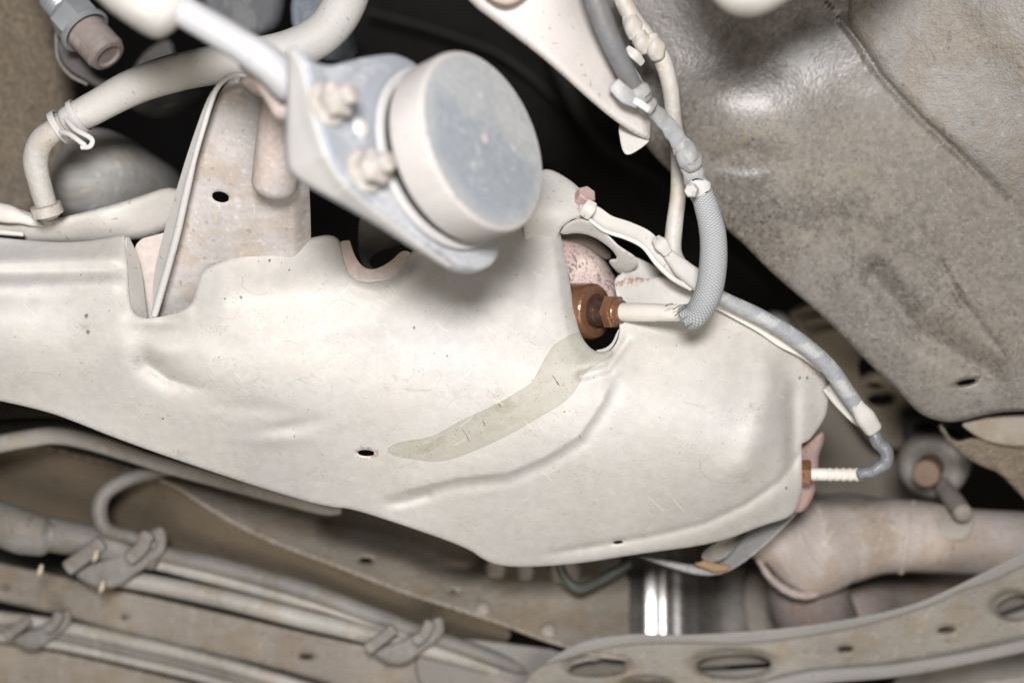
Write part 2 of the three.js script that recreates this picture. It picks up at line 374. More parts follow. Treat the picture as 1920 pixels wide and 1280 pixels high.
function shieldD(x, y) {
  let z = shBase(x, y);
  // rolled beads at the left end
  const lf = 1 - sst(205, 243, x), yy = y - (x < 0 ? 0 : x * -0.02);
  z -= lf * (.0028 * gau((yy - 490) / 15) + .0026 * gau((yy - 536) / 15) - .0014 * gau((yy - 512) / 9) - .002 * gau((yy - 452) / 14));
  // shoulder standing over the trough right of x = 250
  z += .0032 * sst(215, 285, x) * (1 - sst(285, 420, x)) * sst(430, 520, y) * (1 - sst(640, 820, y));
  let [d, s, q] = near(valley, x, y);
  z += .0042 * gau(d / 19) * sst(.1, .42, q) * (1 - sst(.55, 1, q));
  z += .0016 * gau(d / 6) * sst(.3, .5, q) * (1 - sst(.62, .9, q));
  z -= .0032 * gau((x - 300) / 60) * gau((y - 655) / 24);
  // the broad shoulder between the two notches
  z -= .0055 * sst(360, 430, x) * (1 - sst(640, 760, x)) * gau((y - 553 + (x - 450) * .12) / 48);
  [d, s, q] = near(bandEdge, x, y); z += .0016 * gau(d / 26) * sst(0, .2, q) * (1 - sst(.6, 1, q));
  z += .004 * gau((x - 300) / 50) * gau((y - 602) / 14);
  // lip round the second notch
  z -= .002 * gau((Math.hypot(x - 705, (y - 470)) - 75) / 16) * sst(480, 520, y);
  // upright plane beside the sensor opening
  z -= .0030 * sst(975, 1015, x) * (1 - sst(1035, 1085, x)) * (1 - sst(560, 640, y));
  z += .0055 * sst(1030, 1062, x - (y - 450) * .17) * (1 - sst(1062, 1100, x - (y - 450) * .17)) * (1 - sst(600, 680, y));
  z -= .0040 * gau((x - 1125) / 52) * gau((y - 690) / 26);
  z += .0028 * gau(near([[1175, 640], [1140, 690], [1090, 705]], x, y)[0] / 9);
  // pressed step, sharp on its lower side
  [d, s, q] = near(stepLine, x, y); const fade = sst(0, .12, q) * (1 - sst(.85, 1, q));
  z -= .0024 * fade * gau(d / (s < 0 ? 8 : 60));
  z += .0010 * fade * gau((d - 20) / 10) * (s < 0 ? 1 : 0);
  [d, s, q] = near([[800, 930], [760, 942], [700, 946]], x, y); z += .0018 * gau(d / 9) * (1 - sst(.5, 1, q));
  // fold near the low edge, hemmed flange below it
  [d, s, q] = near(foldLow, x, y); z += .0013 * gau(d / 7) * (1 - sst(.85, 1, q)); z -= .0011 * gau((d - 24) / 20) * sst(0, 20, d) * (s < 0 ? 1 : 0) * (1 - sst(.8, 1, q));
  // right end: pressed ridge and flat flange corner
  [d, s, q] = near(endRidge, x, y); z -= .0042 * gau(d / 30) * (1 - sst(.7, 1, q));
  z += .004 * gau((x - 1488) / 15) * sst(690, 760, y) * (1 - sst(840, 930, y));
  z += .003 * gau((x - 1470) / 40) * gau((y - 690) / 18);
  // knocks
  z += .0020 * gau((x - 545) / 55) * gau((y - 800 + (x - 545) * .2) / 13) - .0012 * gau((x - 520) / 70) * gau((y - 822) / 14);
  z += .0012 * gau((x - 470) / 90) * gau((y - 765 - (x - 470) * .1) / 16) + .001 * gau((x - 700) / 60) * gau((y - 690) / 40);
  z += .0016 * gau((x - 860) / 60) * gau((y - 575) / 55) - .0012 * gau((x - 1240) / 70) * gau((y - 660) / 30) + .0014 * gau((x - 1260) / 60) * gau((y - 625) / 16);
  z += .0010 * (fbm(x / 2048 + .3, y / 2048 + .3, 9, 3, 7) - .5) + .0015 * (fbm(x / 2048 + .3, y / 2048 + .3, 5, 2, 77) - .5);
  return z;
}
const shieldOut = [[-260, 420, 1], [-50, 440], [60, 452], [140, 455], [205, 446], [232, 440, 1], [238, 481], [240, 541], [245, 580], [262, 597], [290, 596], [336, 586], [360, 570], [370, 535], [378, 508], [403, 494], [504, 464], [588, 444], [622, 439], [640, 452], [647, 494], [658, 516], [684, 529], [718, 524], [748, 504], [768, 474], [800, 445], [880, 405], [960, 400], [1030, 415], [1049, 428, 1], [1053, 450], [1059, 482], [1067, 520], [1076, 580], [1086, 622], [1101, 648], [1122, 662], [1145, 658], [1159, 639], [1163, 611], [1158, 560], [1151, 528], [1159, 515], [1171, 512], [1194, 519], [1215, 524], [1241, 517], [1262, 522], [1288, 541], [1350, 570], [1400, 594], [1447, 627, 1], [1449, 634, 1], [1468, 646, 1], [1470, 655, 1], [1490, 657], [1531, 682], [1555, 708], [1553, 760], [1547, 785], [1519, 825], [1503, 832, 1], [1504, 872], [1505, 915], [1497, 949], [1481, 971], [1431, 984], [1344, 1019], [1196, 1038], [1095, 1055], [1011, 1062], [944, 1062], [908, 1050], [876, 1026], [756, 984], [656, 952], [622, 951], [554, 934], [420, 892], [236, 829], [129, 786], [86, 771], [0, 751], [-50, 744], [-260, 715, 1]];
const shFrame = uvFrame(shieldD, 760, 740);
// the painted-on history of the shield: dust, scratches, specks and the wet run under the sensor
const SW = 2048, SH = 1024, U0 = -.235, V0 = -.115, UW = .46, VH = .23;
const scv = document.createElement('canvas'); scv.width = SW; scv.height = SH;
const sx = scv.getContext('2d');
{
  const im = sx.createImageData(SW, SH), a = im.data;
  for (let j = 0; j < SH; j++) for (let i = 0; i < SW; i++) {
    const u = i / SW, v = j / SW, m = fbm(u, v, 6, 5, 3), w = fbm(u, v, 14, 4, 13), g = hash(i, j, 5), st = vnoise(u * 700, v * 40, 9999, 23), h = fbm(u, v, 120, 2, 29);
    let k = .90 + .17 * (m - .5) + .018 * (vnoise(u * 60 + v * 26, v * 150 - u * 40, 9999, 27) - .5) + .05 * (g - .5) + .05 * (h - .5);
    const c = [k, k * (.988 + .016 * (w - .5)), k * (.968 + .05 * (w - .5))], q = (j * SW + i) * 4;
    for (let z = 0; z < 3; z++) a[q + z] = 255 * clamp(c[z]); a[q + 3] = 255;
  }
  sx.putImageData(im, 0, 0);
}
const toTex = (x, y) => { const [u, v] = shFrame(P(x, y, shieldD(x, y))); return [(u - U0) / UW * SW, (1 - (v - V0) / VH) * SH]; };
const pathTex = pts => { sx.beginPath(); pts.forEach((p, i) => { const q = toTex(p[0], p[1]); i ? sx.lineTo(...q) : sx.moveTo(...q); }); };
{ // the wet run
  const run = smoothLine([[1092, 620], [1070, 628], [1048, 640], [1034, 652], [1022, 672], [1008, 700], [996, 720], [975, 732], [950, 748], [910, 768], [862, 790], [825, 812], [800, 822], [752, 828], [732, 836], [726, 844], [738, 854], [770, 860], [812, 866], [850, 860], [905, 838], [960, 812], [1010, 782], [1062, 752], [1085, 722], [1094, 700], [1120, 682], [1150, 668], [1150, 655], [1110, 655]], 2);
  sx.globalCompositeOperation = 'multiply';
  pathTex(run); sx.closePath(); sx.fillStyle = 'rgb(230,229,221)'; sx.fill();
  sx.lineWidth = 2.2; sx.strokeStyle = 'rgba(222,218,204,.6)'; sx.stroke();
  sx.save(); sx.clip();
  for (let k = 0; k < 26; k++) { const t = rnd(), q = toTex(740 + t * 370, 846 - t * 190 + R(-34, 34)); sx.fillStyle = `rgba(${rnd() < .5 ? '190,186,170' : '244,243,238'},${R(.08, .22)})`; sx.beginPath(); sx.ellipse(q[0], q[1], R(8, 46), R(5, 16), R(-.9, -.2), 0, 7); sx.fill(); }
  for (let k = 0; k < 260; k++) { const t = rnd(), x = 730 + t * 400, y = 850 - t * 190 + R(-45, 45), q = toTex(x, y); sx.fillStyle = `rgba(150,146,128,${R(.05, .2)})`; sx.beginPath(); sx.ellipse(q[0], q[1], R(.6, 5), R(.6, 3), R(0, 3), 0, 7); sx.fill(); }
  sx.restore();
  for (const [x, y, l] of [[1036, 704, 16], [866, 805, 24], [905, 790, 8], [935, 757, 6], [1085, 815, 6], [1044, 715, 8]]) { pathTex([[x, y], [x + l * .35, y + l * .45], [x + l * .6, y + l]]); sx.lineWidth = R(1.2, 2.4); sx.strokeStyle = 'rgba(96,86,70,.6)'; sx.stroke(); }
  sx.globalCompositeOperation = 'source-over';
}
for (let k = 0; k < 620; k++) { // pale scratches
  const x = R(20, 1500), y = R(470, 1030), a = R(.35, .9) * (rnd() < .75 ? 1 : -1), l = R(5, 32); pathTex([[x, y], [x + Math.cos(a) * l * .5, y + Math.sin(a) * l * .5 + R(-2, 2)], [x + Math.cos(a) * l, y + Math.sin(a) * l]]);
  sx.lineWidth = R(.7, 2.4); sx.strokeStyle = rnd() < .25 ? `rgba(252,238,214,${R(.25, .75)})` : `rgba(250,246,238,${R(.15, .6)})`; sx.stroke();
}
for (const [x, y, l, a, w] of [[690, 700, 26, .6, 3], [585, 715, 24, .3, 2.4], [1018, 885, 30, .75, 3.4], [1215, 930, 40, .75, 4], [1262, 935, 34, .85, 4], [840, 765, 18, -.7, 2.4], [300, 430, 1, 0, 1], [850, 835, 26, -.5, 2], [1240, 890, 14, .3, 3], [440, 700, 14, .7, 3], [1460, 740, 14, .5, 3]]) { pathTex([[x, y], [x + Math.cos(a) * l, y + Math.sin(a) * l]]); sx.lineWidth = w; sx.strokeStyle = 'rgba(252,240,220,.8)'; sx.stroke(); }
for (let k = 0; k < 520; k++) { // specks
  const q = toTex(R(10, 1540), R(445, 1050)), r = R(.4, 1.6) * (rnd() < .05 ? 2 : 1); sx.fillStyle = `rgba(${rnd() < .3 ? '120,92,70' : '96,94,92'},${R(.2, .75)})`; sx.beginPath(); sx.ellipse(q[0], q[1], r, r * R(.5, 1), R(0, 3), 0, 7); sx.fill();
}
{ // fine dirt rubbed into the skin, dried splash rims, scuffs in one direction
  for (let k = 0; k < 60; k++) { const cx = R(40, 1480), cy = R(480, 1010), sp = R(14, 60), n = R(30, 120); for (let i = 0; i < n; i++) { const q = toTex(cx + (rnd() + rnd() - 1) * sp * 1.6, cy + (rnd() + rnd() - 1) * sp * .7); sx.fillStyle = `rgba(122,112,98,${R(.03, .13)})`; sx.beginPath(); sx.ellipse(q[0], q[1], R(.6, 4), R(.6, 2), R(-.6, .4), 0, 7); sx.fill(); } }
  for (let k = 0; k < 26; k++) { const cx = R(60, 1480), cy = R(500, 1010), a0 = R(0, 6.3), r0 = R(8, 34); sx.strokeStyle = `rgba(140,128,108,${R(.08, .24)})`; sx.lineWidth = R(.6, 1.6); const pts = []; for (let i = 0; i < 14; i++) { const t = a0 + i * R(.14, .3); pts.push([cx + Math.cos(t) * r0 * R(.9, 1.12) * 1.5, cy + Math.sin(t) * r0 * R(.9, 1.12)]); } pathTex(pts); sx.stroke(); }
  for (let k = 0; k < 22; k++) { const cx = R(60, 1460), cy = R(500, 1000), an = R(.4, .9); for (let i = 0; i < 9; i++) { const x = cx + R(-22, 22), y = cy + R(-14, 14), l = R(4, 18); pathTex([[x, y], [x + Math.cos(an) * l, y + Math.sin(an) * l]]); sx.lineWidth = R(.6, 1.5); sx.strokeStyle = rnd() < .5 ? `rgba(250,246,238,${R(.2, .6)})` : `rgba(130,122,110,${R(.1, .3)})`; sx.stroke(); } }
}
for (const [x, y, r] of [[161, 592, 6], [164, 622, 7], [451, 558, 5], [421, 560, 3], [505, 488, 4], [305, 785, 4], [776, 614, 4], [838, 667, 3.4], [1500, 708, 5], [1514, 708, 6], [1475, 915, 5], [542, 506, 3]]) { const q = toTex(x, y); sx.fillStyle = 'rgba(118,108,102,.3)'; for (let k = 0; k < 5; k++) { sx.beginPath(); sx.ellipse(q[0] + R(-1, 1), q[1] + R(-1, 1), r * R(.4, .9), r * R(.3, .7), R(0, 3), 0, 7); sx.fill(); } }
{ // rust round the drain hole and along the ear of the sensor opening
  for (let k = 0; k < 26; k++) { const a = R(0, 6.3), q = toTex(686 + Math.cos(a) * R(17, 25), 849 + Math.sin(a) * R(8, 13)); sx.fillStyle = `rgba(170,104,62,${R(.1, .4)})`; sx.beginPath(); sx.arc(q[0], q[1], R(1, 4), 0, 7); sx.fill(); }
  for (let k = 0; k < 190; k++) { const t = rnd(), x = 1155 + t * 110, y = (t < .2 ? 530 - t * 60 : 517 + Math.sin(t * 6) * 5) + Math.abs(R(-1, 1) * R(0, 1)) * 14, q = toTex(x, y); sx.fillStyle = `rgba(${rnd() < .5 ? '176,120,84' : '120,84,66'},${R(.08, .36)})`; sx.beginPath(); sx.arc(q[0], q[1], R(.8, 3.4), 0, 7); sx.fill(); }
  for (let k = 0; k < 60; k++) { const t = rnd(), q = toTex(1500 + t * 45, 665 + t * 30 + R(0, 22)); sx.fillStyle = `rgba(180,130,96,${R(.05, .22)})`; sx.beginPath(); sx.arc(q[0], q[1], R(1, 4), 0, 7); sx.fill(); }
}
const T_shield = new THREE.CanvasTexture(scv); T_shield.wrapS = T_shield.wrapT = THREE.RepeatWrapping; T_shield.colorSpace = THREE.SRGBColorSpace; T_shield.repeat.set(1 / UW, 1 / VH); T_shield.offset.set(-U0 / UW, -V0 / VH);
M.shield = mat([.745, .738, .728], .6, { map: T_shield, bumpMap: T_grain, bumpScale: .00012, metalness: .06 });

const shield = thing('heat_shield', 'large dented pale heat shield over the exhaust converter, with a wet run below the sensor', 'heat shield', [760, 760, .64]);
part('shell', sheet({ out: shieldOut, holes: [oval(686, 849, 17, 6, .05), oval(1160, 1016, 12, 3.2, -.15)], d: shieldD, t: .0011, res: 5, bevel: .0012, bevelPx: 6, frame: shFrame }), M.shield, shield);
// turned-in edges of the notches and the opening
part('folded_edge', sheet({ out: [[236, 441, 1], [243, 446], [258, 480], [267, 520], [271, 565], [276, 597, 1], [262, 598], [248, 580], [241, 541], [238, 481]], d: (x, y) => shieldD(240, y) + .003 + (x - 240) * .00042, t: .001, res: 4 }), M.pale, shield);
part('folded_edge', sheet({ out: [[638, 452, 1], [645, 492], [656, 518], [684, 533], [719, 528], [750, 507], [770, 473, 1], [754, 468], [735, 488], [712, 502], [692, 506], [676, 497], [664, 478], [655, 450, 1]], d: (x, y) => shieldD(x, 532) + .0016 + .00012 * Math.max(0, 524 - y), t: .001, res: 4 }), M.pinkSteel, shield);
part('folded_edge', sheet({ out: [[1112, 654], [1124, 661], [1144, 657], [1157, 637], [1163, 612], [1157, 622], [1150, 640], [1139, 651], [1124, 656]], d: (x, y) => shieldD(x, y) + .004, t: .001, res: 3 }), M.steel, shield);

// ================================================================== CONVERTER BODY AND THE FIRST SENSOR
const conv = thing('catalytic_converter', 'pitted rusty converter body seen through the opening round the sensor', 'catalytic converter', [1120, 600, .66]);
part('body', sheet({ out: [[1030, 420], [1060, 440], [1100, 455], [1130, 480], [1160, 530], [1185, 590], [1120, 622], [1040, 640], [1010, 560]], d: (x, y) => .643 + .00000095 * ((x - 1075) ** 2) + .0000005 * (y - 560) ** 2, t: .003, res: 6, bevel: .012, bevelPx: 26 }), M.rusty, conv);

const sAx = V(.76, -.03, .65).normalize();
const sen = thing('oxygen_sensor', 'brown threaded oxygen sensor with white sleeve in the shield opening', 'oxygen sensor', [1090, 585, .65]);
const S0 = P(1119, 584, .632), sk = k => S0.clone().addScaledVector(sAx, k / 1000);
part('boss', turned(sk(-20), sAx, [[0, 15.2], [16.4, 15.2], [18.2, 14.8], [19.4, 13.9], [20, 12.4], [20, 9.4], [18.6, 8.8], [18.6, 0]], 64, .5), M.brown, sen, 'wide rust brown collar');
part('thread', turned(sk(-1.5), sAx, [[0, 8.2], [1, 8.2], [1.4, 7.5], [1.9, 8], [2.4, 8], [2.8, 7.4], [3.3, 8], [3.8, 8], [4.2, 7.4], [4.7, 7.8], [6, 7.2], [10, 7.2]], 40, .5), M.brownDark, sen);
part('hex_nut', turned(sk(8.0), sAx, [[0, 8.2], [.5, 9.4], [4.6, 9.4], [5.4, 8.6], [5.6, 5]], 6, .4, .35), M.brown, sen);
part('shell_tube', turned(sk(13), sAx, [[0, 7], [1, 7.2], [2, 6.4], [3.6, 6.2], [4.2, 5.4], [4.2, 3]], 36, .6), M.brown, sen);
part('sleeve', turned(sk(12), sAx, [[0, 4.6], [1, 4.9], [15, 4.85], [26, 4.7], [27, 4.5], [31, 4.45], [40, 4.35], [41, 4.0], [41.6, 4.3], [43, 4.0], [43.6, 4.3], [52, 4.2], [53, 3.5]], 36, .7), M.ceramic, sen, 'white sleeve');

// braided sleeve and loom rising from it
const loom = thing('wiring_loom', 'dusty grey cable loom with tape wraps and braided sleeve hanging to the sensor', 'cable', [1310, 360, .61]);
part('braided_sleeve', sweep([[1284, 600, .590, 25], [1306, 588, .588, 25], [1327, 552, .586, 26], [1337, 500, .586, 26], [1337, 440, .588, 25], [1327, 395, .590, 23], [1316, 360, .592, 21]], { seg: 36, step: 3, round: false, flat: .8 }), M.braid, loom, 'braided sleeve');
for (const [a, b, c, e, z] of [[1262, 580, 1290, 570, .586], [1266, 592, 1288, 574, .585], [1272, 606, 1296, 590, .585], [1268, 612, 1290, 600, .586], [1248, 574, 1262, 570, .587], [1284, 616, 1302, 606, .585]]) part('loose_strand', sweep([[a, b, z + .002, 1.2], [(a + c) / 2, (b + e) / 2 - 2, z - .001, 1.3], [c, e, z, 1.2]], { seg: 6, step: 4 }), M.cable, loom);
part('taped_cable', sweep([[1316, 372, .592, 21], [1304, 335, .590, 21], [1292, 296, .588, 21], [1270, 258, .584, 17], [1240, 222, .578, 15], [1212, 190, .572, 14]], { flat: .45, ripple: (u, a, s) => 1 + .07 * Math.sin(s * 900 + a * 1.0) + .05 * Math.sin(a * 3 + s * 300) }), M.tape, loom);
part('upper_cable', sweep([[1106, -40, .540, 22], [1124, 20, .544, 22], [1144, 72, .549, 21], [1167, 122, .556, 19], [1192, 168, .564, 17], [1215, 195, .570, 14]], { flat: .9 }), M.cable, loom);
const knot = (x, y, d, r, ax, ay, w, m = M.tape, nm = 'tape_wrap') => part(nm, sweep([[x - ax * w, y - ay * w, d, r * .82], [x - ax * w * .5, y - ay * w * .5, d, r], [x, y, d - .001, r * 1.02], [x + ax * w * .5, y + ay * w * .5, d, r], [x + ax * w, y + ay * w, d, r * .8]], { flat: .8, ripple: (u, a, s) => 1 + .06 * Math.sin(a * 4 + s * 700) }), m, loom);
knot(1199, 176, .564, 23, .55, .83, 14); knot(1214, 198, .570, 19, .5, .86, 8); knot(1310, 352, .590, 23, .2, .98, 9, M.edge, 'cable_tie'); knot(1290, 292, .587, 23, .5, .86, 24);
part('tie_head', turned(P(1300, 356, .580), V(-.5, -.2, .8), [[0, 3.4], [3.5, 3.4], [4.3, 2.6], [4.3, 0]], 6, .5), M.edge, loom);
part('tie_tail', sweep([[1190, 188, .556, 7], [1204, 196, .556, 7], [1216, 206, .557, 6]], { flat: .4, pow: 4, seg: 12 }), M.edge, loom);
part('tape_end', sweep([[1152, 158, .556, 14], [1172, 178, .556, 16], [1196, 194, .558, 10]], { flat: .3, pow: 4, seg: 12 }), M.tape, loom);

const hoseB = thing('vent_tube', 'thin pale bent tube running behind the grey loom down to the clip', 'tube', [1262, 300, .62]);
part('tube', sweep([[1150, -40, .598, 16], [1178, 20, .600, 17], [1210, 66, .603, 17], [1240, 108, .606, 17], [1256, 160, .610, 16], [1263, 220, .614, 15], [1272, 290, .618, 15], [1272, 360, .622, 15], [1264, 430, .625, 16], [1262, 474, .625, 17], [1276, 502, .624, 16]], {}), M.tube, hoseB);
for (const [x, y, r, w] of [[1186, 46, 19, 22], [1204, 78, 19, 16], [1228, 88, 20, 18]]) part('joint', sweep([[x - 6, y - w, .600, r * .7], [x, y, .599, r], [x + 6, y + w, .601, r * .75]], { flat: .9, ripple: (u, a) => 1 + .06 * Math.sin(a * 3 + u * 9) }), M.tube, hoseB);
part('crimp_tab', sweep([[1176, 92, .594, 8], [1192, 104, .593, 10], [1204, 118, .596, 7]], { flat: .5, pow: 3 }), M.tube, hoseB);

// ================================================================== UPPER SHIELD HALF, ITS BOLT, THE CABLE BRACKET
const upper = thing('heat_shield_half', 'upper heat shield half with bent strap right of the round weight', 'heat shield', [1060, 400, .63]);
part('flange', sheet({ out: [[980, 470], [985, 360], [1004, 322], [1024, 316], [1044, 322], [1082, 346], [1112, 384], [1124, 408], [1100, 416], [1078, 408], [1060, 420], [1048, 432], [1040, 470]], d: tps([[980, 400, .620], [1030, 320, .640], [1050, 400, .622], [1120, 400, .634], [1010, 460, .634], [1080, 350, .634]]), t: .0012, res: 5, bevel: .0014, bevelPx: 8 }), M.steel, upper);
part('strap', sheet({ out: [[1050, 436, 1], [1058, 422], [1080, 410], [1106, 414], [1128, 428], [1150, 450], [1162, 462], [1192, 480], [1199, 492], [1190, 506], [1166, 518], [1148, 500], [1139, 486], [1160, 487], [1150, 470], [1128, 452], [1104, 440], [1080, 436], [1056, 440]], d: tps([[1050, 430, .630], [1100, 420, .624], [1150, 465, .628], [1195, 490, .634], [1145, 490, .638], [1100, 440, .632]]), t: .0014, res: 3.5, bevel: .0012, bevelPx: 6 }), M.steel, upper);
part('rear_flap', sheet({ out: [[1185, 478], [1215, 492], [1250, 512], [1280, 536], [1250, 545], [1190, 545], [1160, 520], [1175, 500]], d: (x, y) => .645 + (x - 1190) * .00005, t: .0012, res: 5 }), M.steel, upper);
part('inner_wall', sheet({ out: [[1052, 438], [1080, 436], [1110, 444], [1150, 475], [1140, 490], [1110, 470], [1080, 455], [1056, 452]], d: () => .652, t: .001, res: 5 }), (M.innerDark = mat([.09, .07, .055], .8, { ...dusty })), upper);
const pb = thing('bolt', 'pinkish rusted bolt head on the upper edge of the heat shield', 'bolt', [1098, 370, .63]);
const pAx = V(.35, .5, .79);
part('head', turned(P(1095, 372, .629), pAx, [[-2, 5.2], [0, 5.4], [4.2, 5.2], [5, 4.4], [5, 0]], 6, .5, .2), M.pinkRust, pb);
part('washer', turned(P(1092, 378, .632), pAx, [[-1, 7.4], [0, 7.4], [.6, 6.9], [.6, 0]], 28, .5), M.pinkRust, pb);

const clip = thing('cable_bracket', 'bent metal strip carrying the cable along the upper edge of the heat shield', 'bracket', [1300, 530, .63]);
part('strip', sweep([[1088, 398, .627, 15], [1112, 398, .625, 14], [1140, 416, .625, 14], [1180, 432, .623, 16], [1212, 448, .621, 16], [1240, 480, .620, 14], [1270, 508, .620, 14], [1312, 536, .622, 14]], { flat: .16, pow: 6, seg: 24, round: false, twist: .35 }), M.steel, clip);
part('rolled_edge', sweep([[1106, 412, .622, 4], [1134, 432, .621, 4], [1176, 446, .619, 4.5], [1206, 462, .617, 4.5], [1232, 494, .616, 5], [1262, 522, .616, 5], [1296, 541, .618, 5]], { flat: .8, seg: 12 }), M.pale, clip);
part('tab', sweep([[1096, 404, .620, 11], [1104, 392, .617, 12], [1110, 380, .619, 10]], { flat: .4, pow: 5, seg: 16 }), M.pale, clip);
part('channel', sweep([[1254, 478, .618, 12], [1282, 506, .617, 18], [1318, 532, .618, 21]], { flat: .8, pow: 3 }), M.steel, clip);
part('keeper', sweep([[1230, 448, .616, 10], [1240, 458, .614, 14], [1252, 474, .615, 10]], { flat: .4, pow: 3, seg: 16 }), M.steel, clip);
part('ledge', sweep([[1340, 566, .630, 10], [1420, 610, .634, 10], [1470, 640, .638, 13], [1510, 660, .641, 13], [1545, 690, .645, 10]], { flat: .2, pow: 5, seg: 16, round: false }), M.pale, clip);
part('lower_strip', sweep([[1552, 724, .655, 12], [1580, 756, .656, 13], [1608, 782, .656, 14], [1634, 800, .655, 12]], { flat: .25, pow: 5, seg: 16, round: false }), M.steel, clip);
part('end_channel', sweep([[1606, 758, .6435, 13], [1622, 782, .6440, 19], [1637, 804, .6465, 17]], { flat: .8, pow: 3, seg: 24 }), M.steel, clip);

const lead = thing('sensor_cable', 'speckled grey cable running over the heat shield to the second sensor', 'cable', [1560, 690, .64]);
part('sheath', sweep([[1318, 540, .622, 13], [1360, 562, .622, 14], [1430, 596, .626, 15], [1500, 640, .632, 16], [1556, 690, .638, 16], [1590, 738, .643, 16], [1622, 784, .648, 15]], { seg: 24 }), (M.sheath = mat([.52, .525, .53], .5, { map: again(T_wipe, .03), bumpMap: T_grain, bumpScale: .0005 })), lead);
part('taped_end', sweep([[1630, 800, .650, 12], [1648, 830, .650, 13], [1664, 850, .650, 13], [1660, 868, .650, 13], [1640, 882, .650, 12], [1612, 890, .651, 11]], { ripple: (u, a, s) => 1 + .08 * Math.sin(s * 700 + a) }), M.darkTape, lead, 'dark taped end');
const sen2 = thing('oxygen_sensor', 'smaller oxygen sensor with white ribbed sleeve at the far right end of the shield', 'oxygen sensor', [1515, 888, .66]);
const s2 = V(.97, .02, .25).normalize();
part('hex_nut', turned(P(1494, 886, .664), s2, [[0, 7.2], [4, 7.6], [7.4, 7.6], [8, 6.6], [8, 0]], 6, .5, .5), M.brown, sen2);
part('sleeve', turned(P(1516, 889, .662), s2, (() => { const p = [[0, 3.7]]; for (let i = 0; i <= 48; i++) p.push([i * .6, 3.55 + (i > 16 ? .32 * Math.sin(i * 1.05) : 0)]); p.push([29.2, 2.8]); return p; })(), 30, .8), M.ceramic, sen2, 'white ribbed sleeve');
const boss2 = single('flange_plate', 'pinkish rusted flange behind the right end of the heat shield', 'flange', [1520, 880, .68], sheet({ out: [[1480, 850], [1510, 832], [1530, 816], [1546, 806], [1546, 830], [1536, 850], [1534, 880], [1532, 908], [1524, 936], [1506, 962], [1480, 960]], d: (x, y) => .674 + (x - 1500) * .0002, t: .006, res: 5, bevel: .003, bevelPx: 8 }), M.pinkRust);

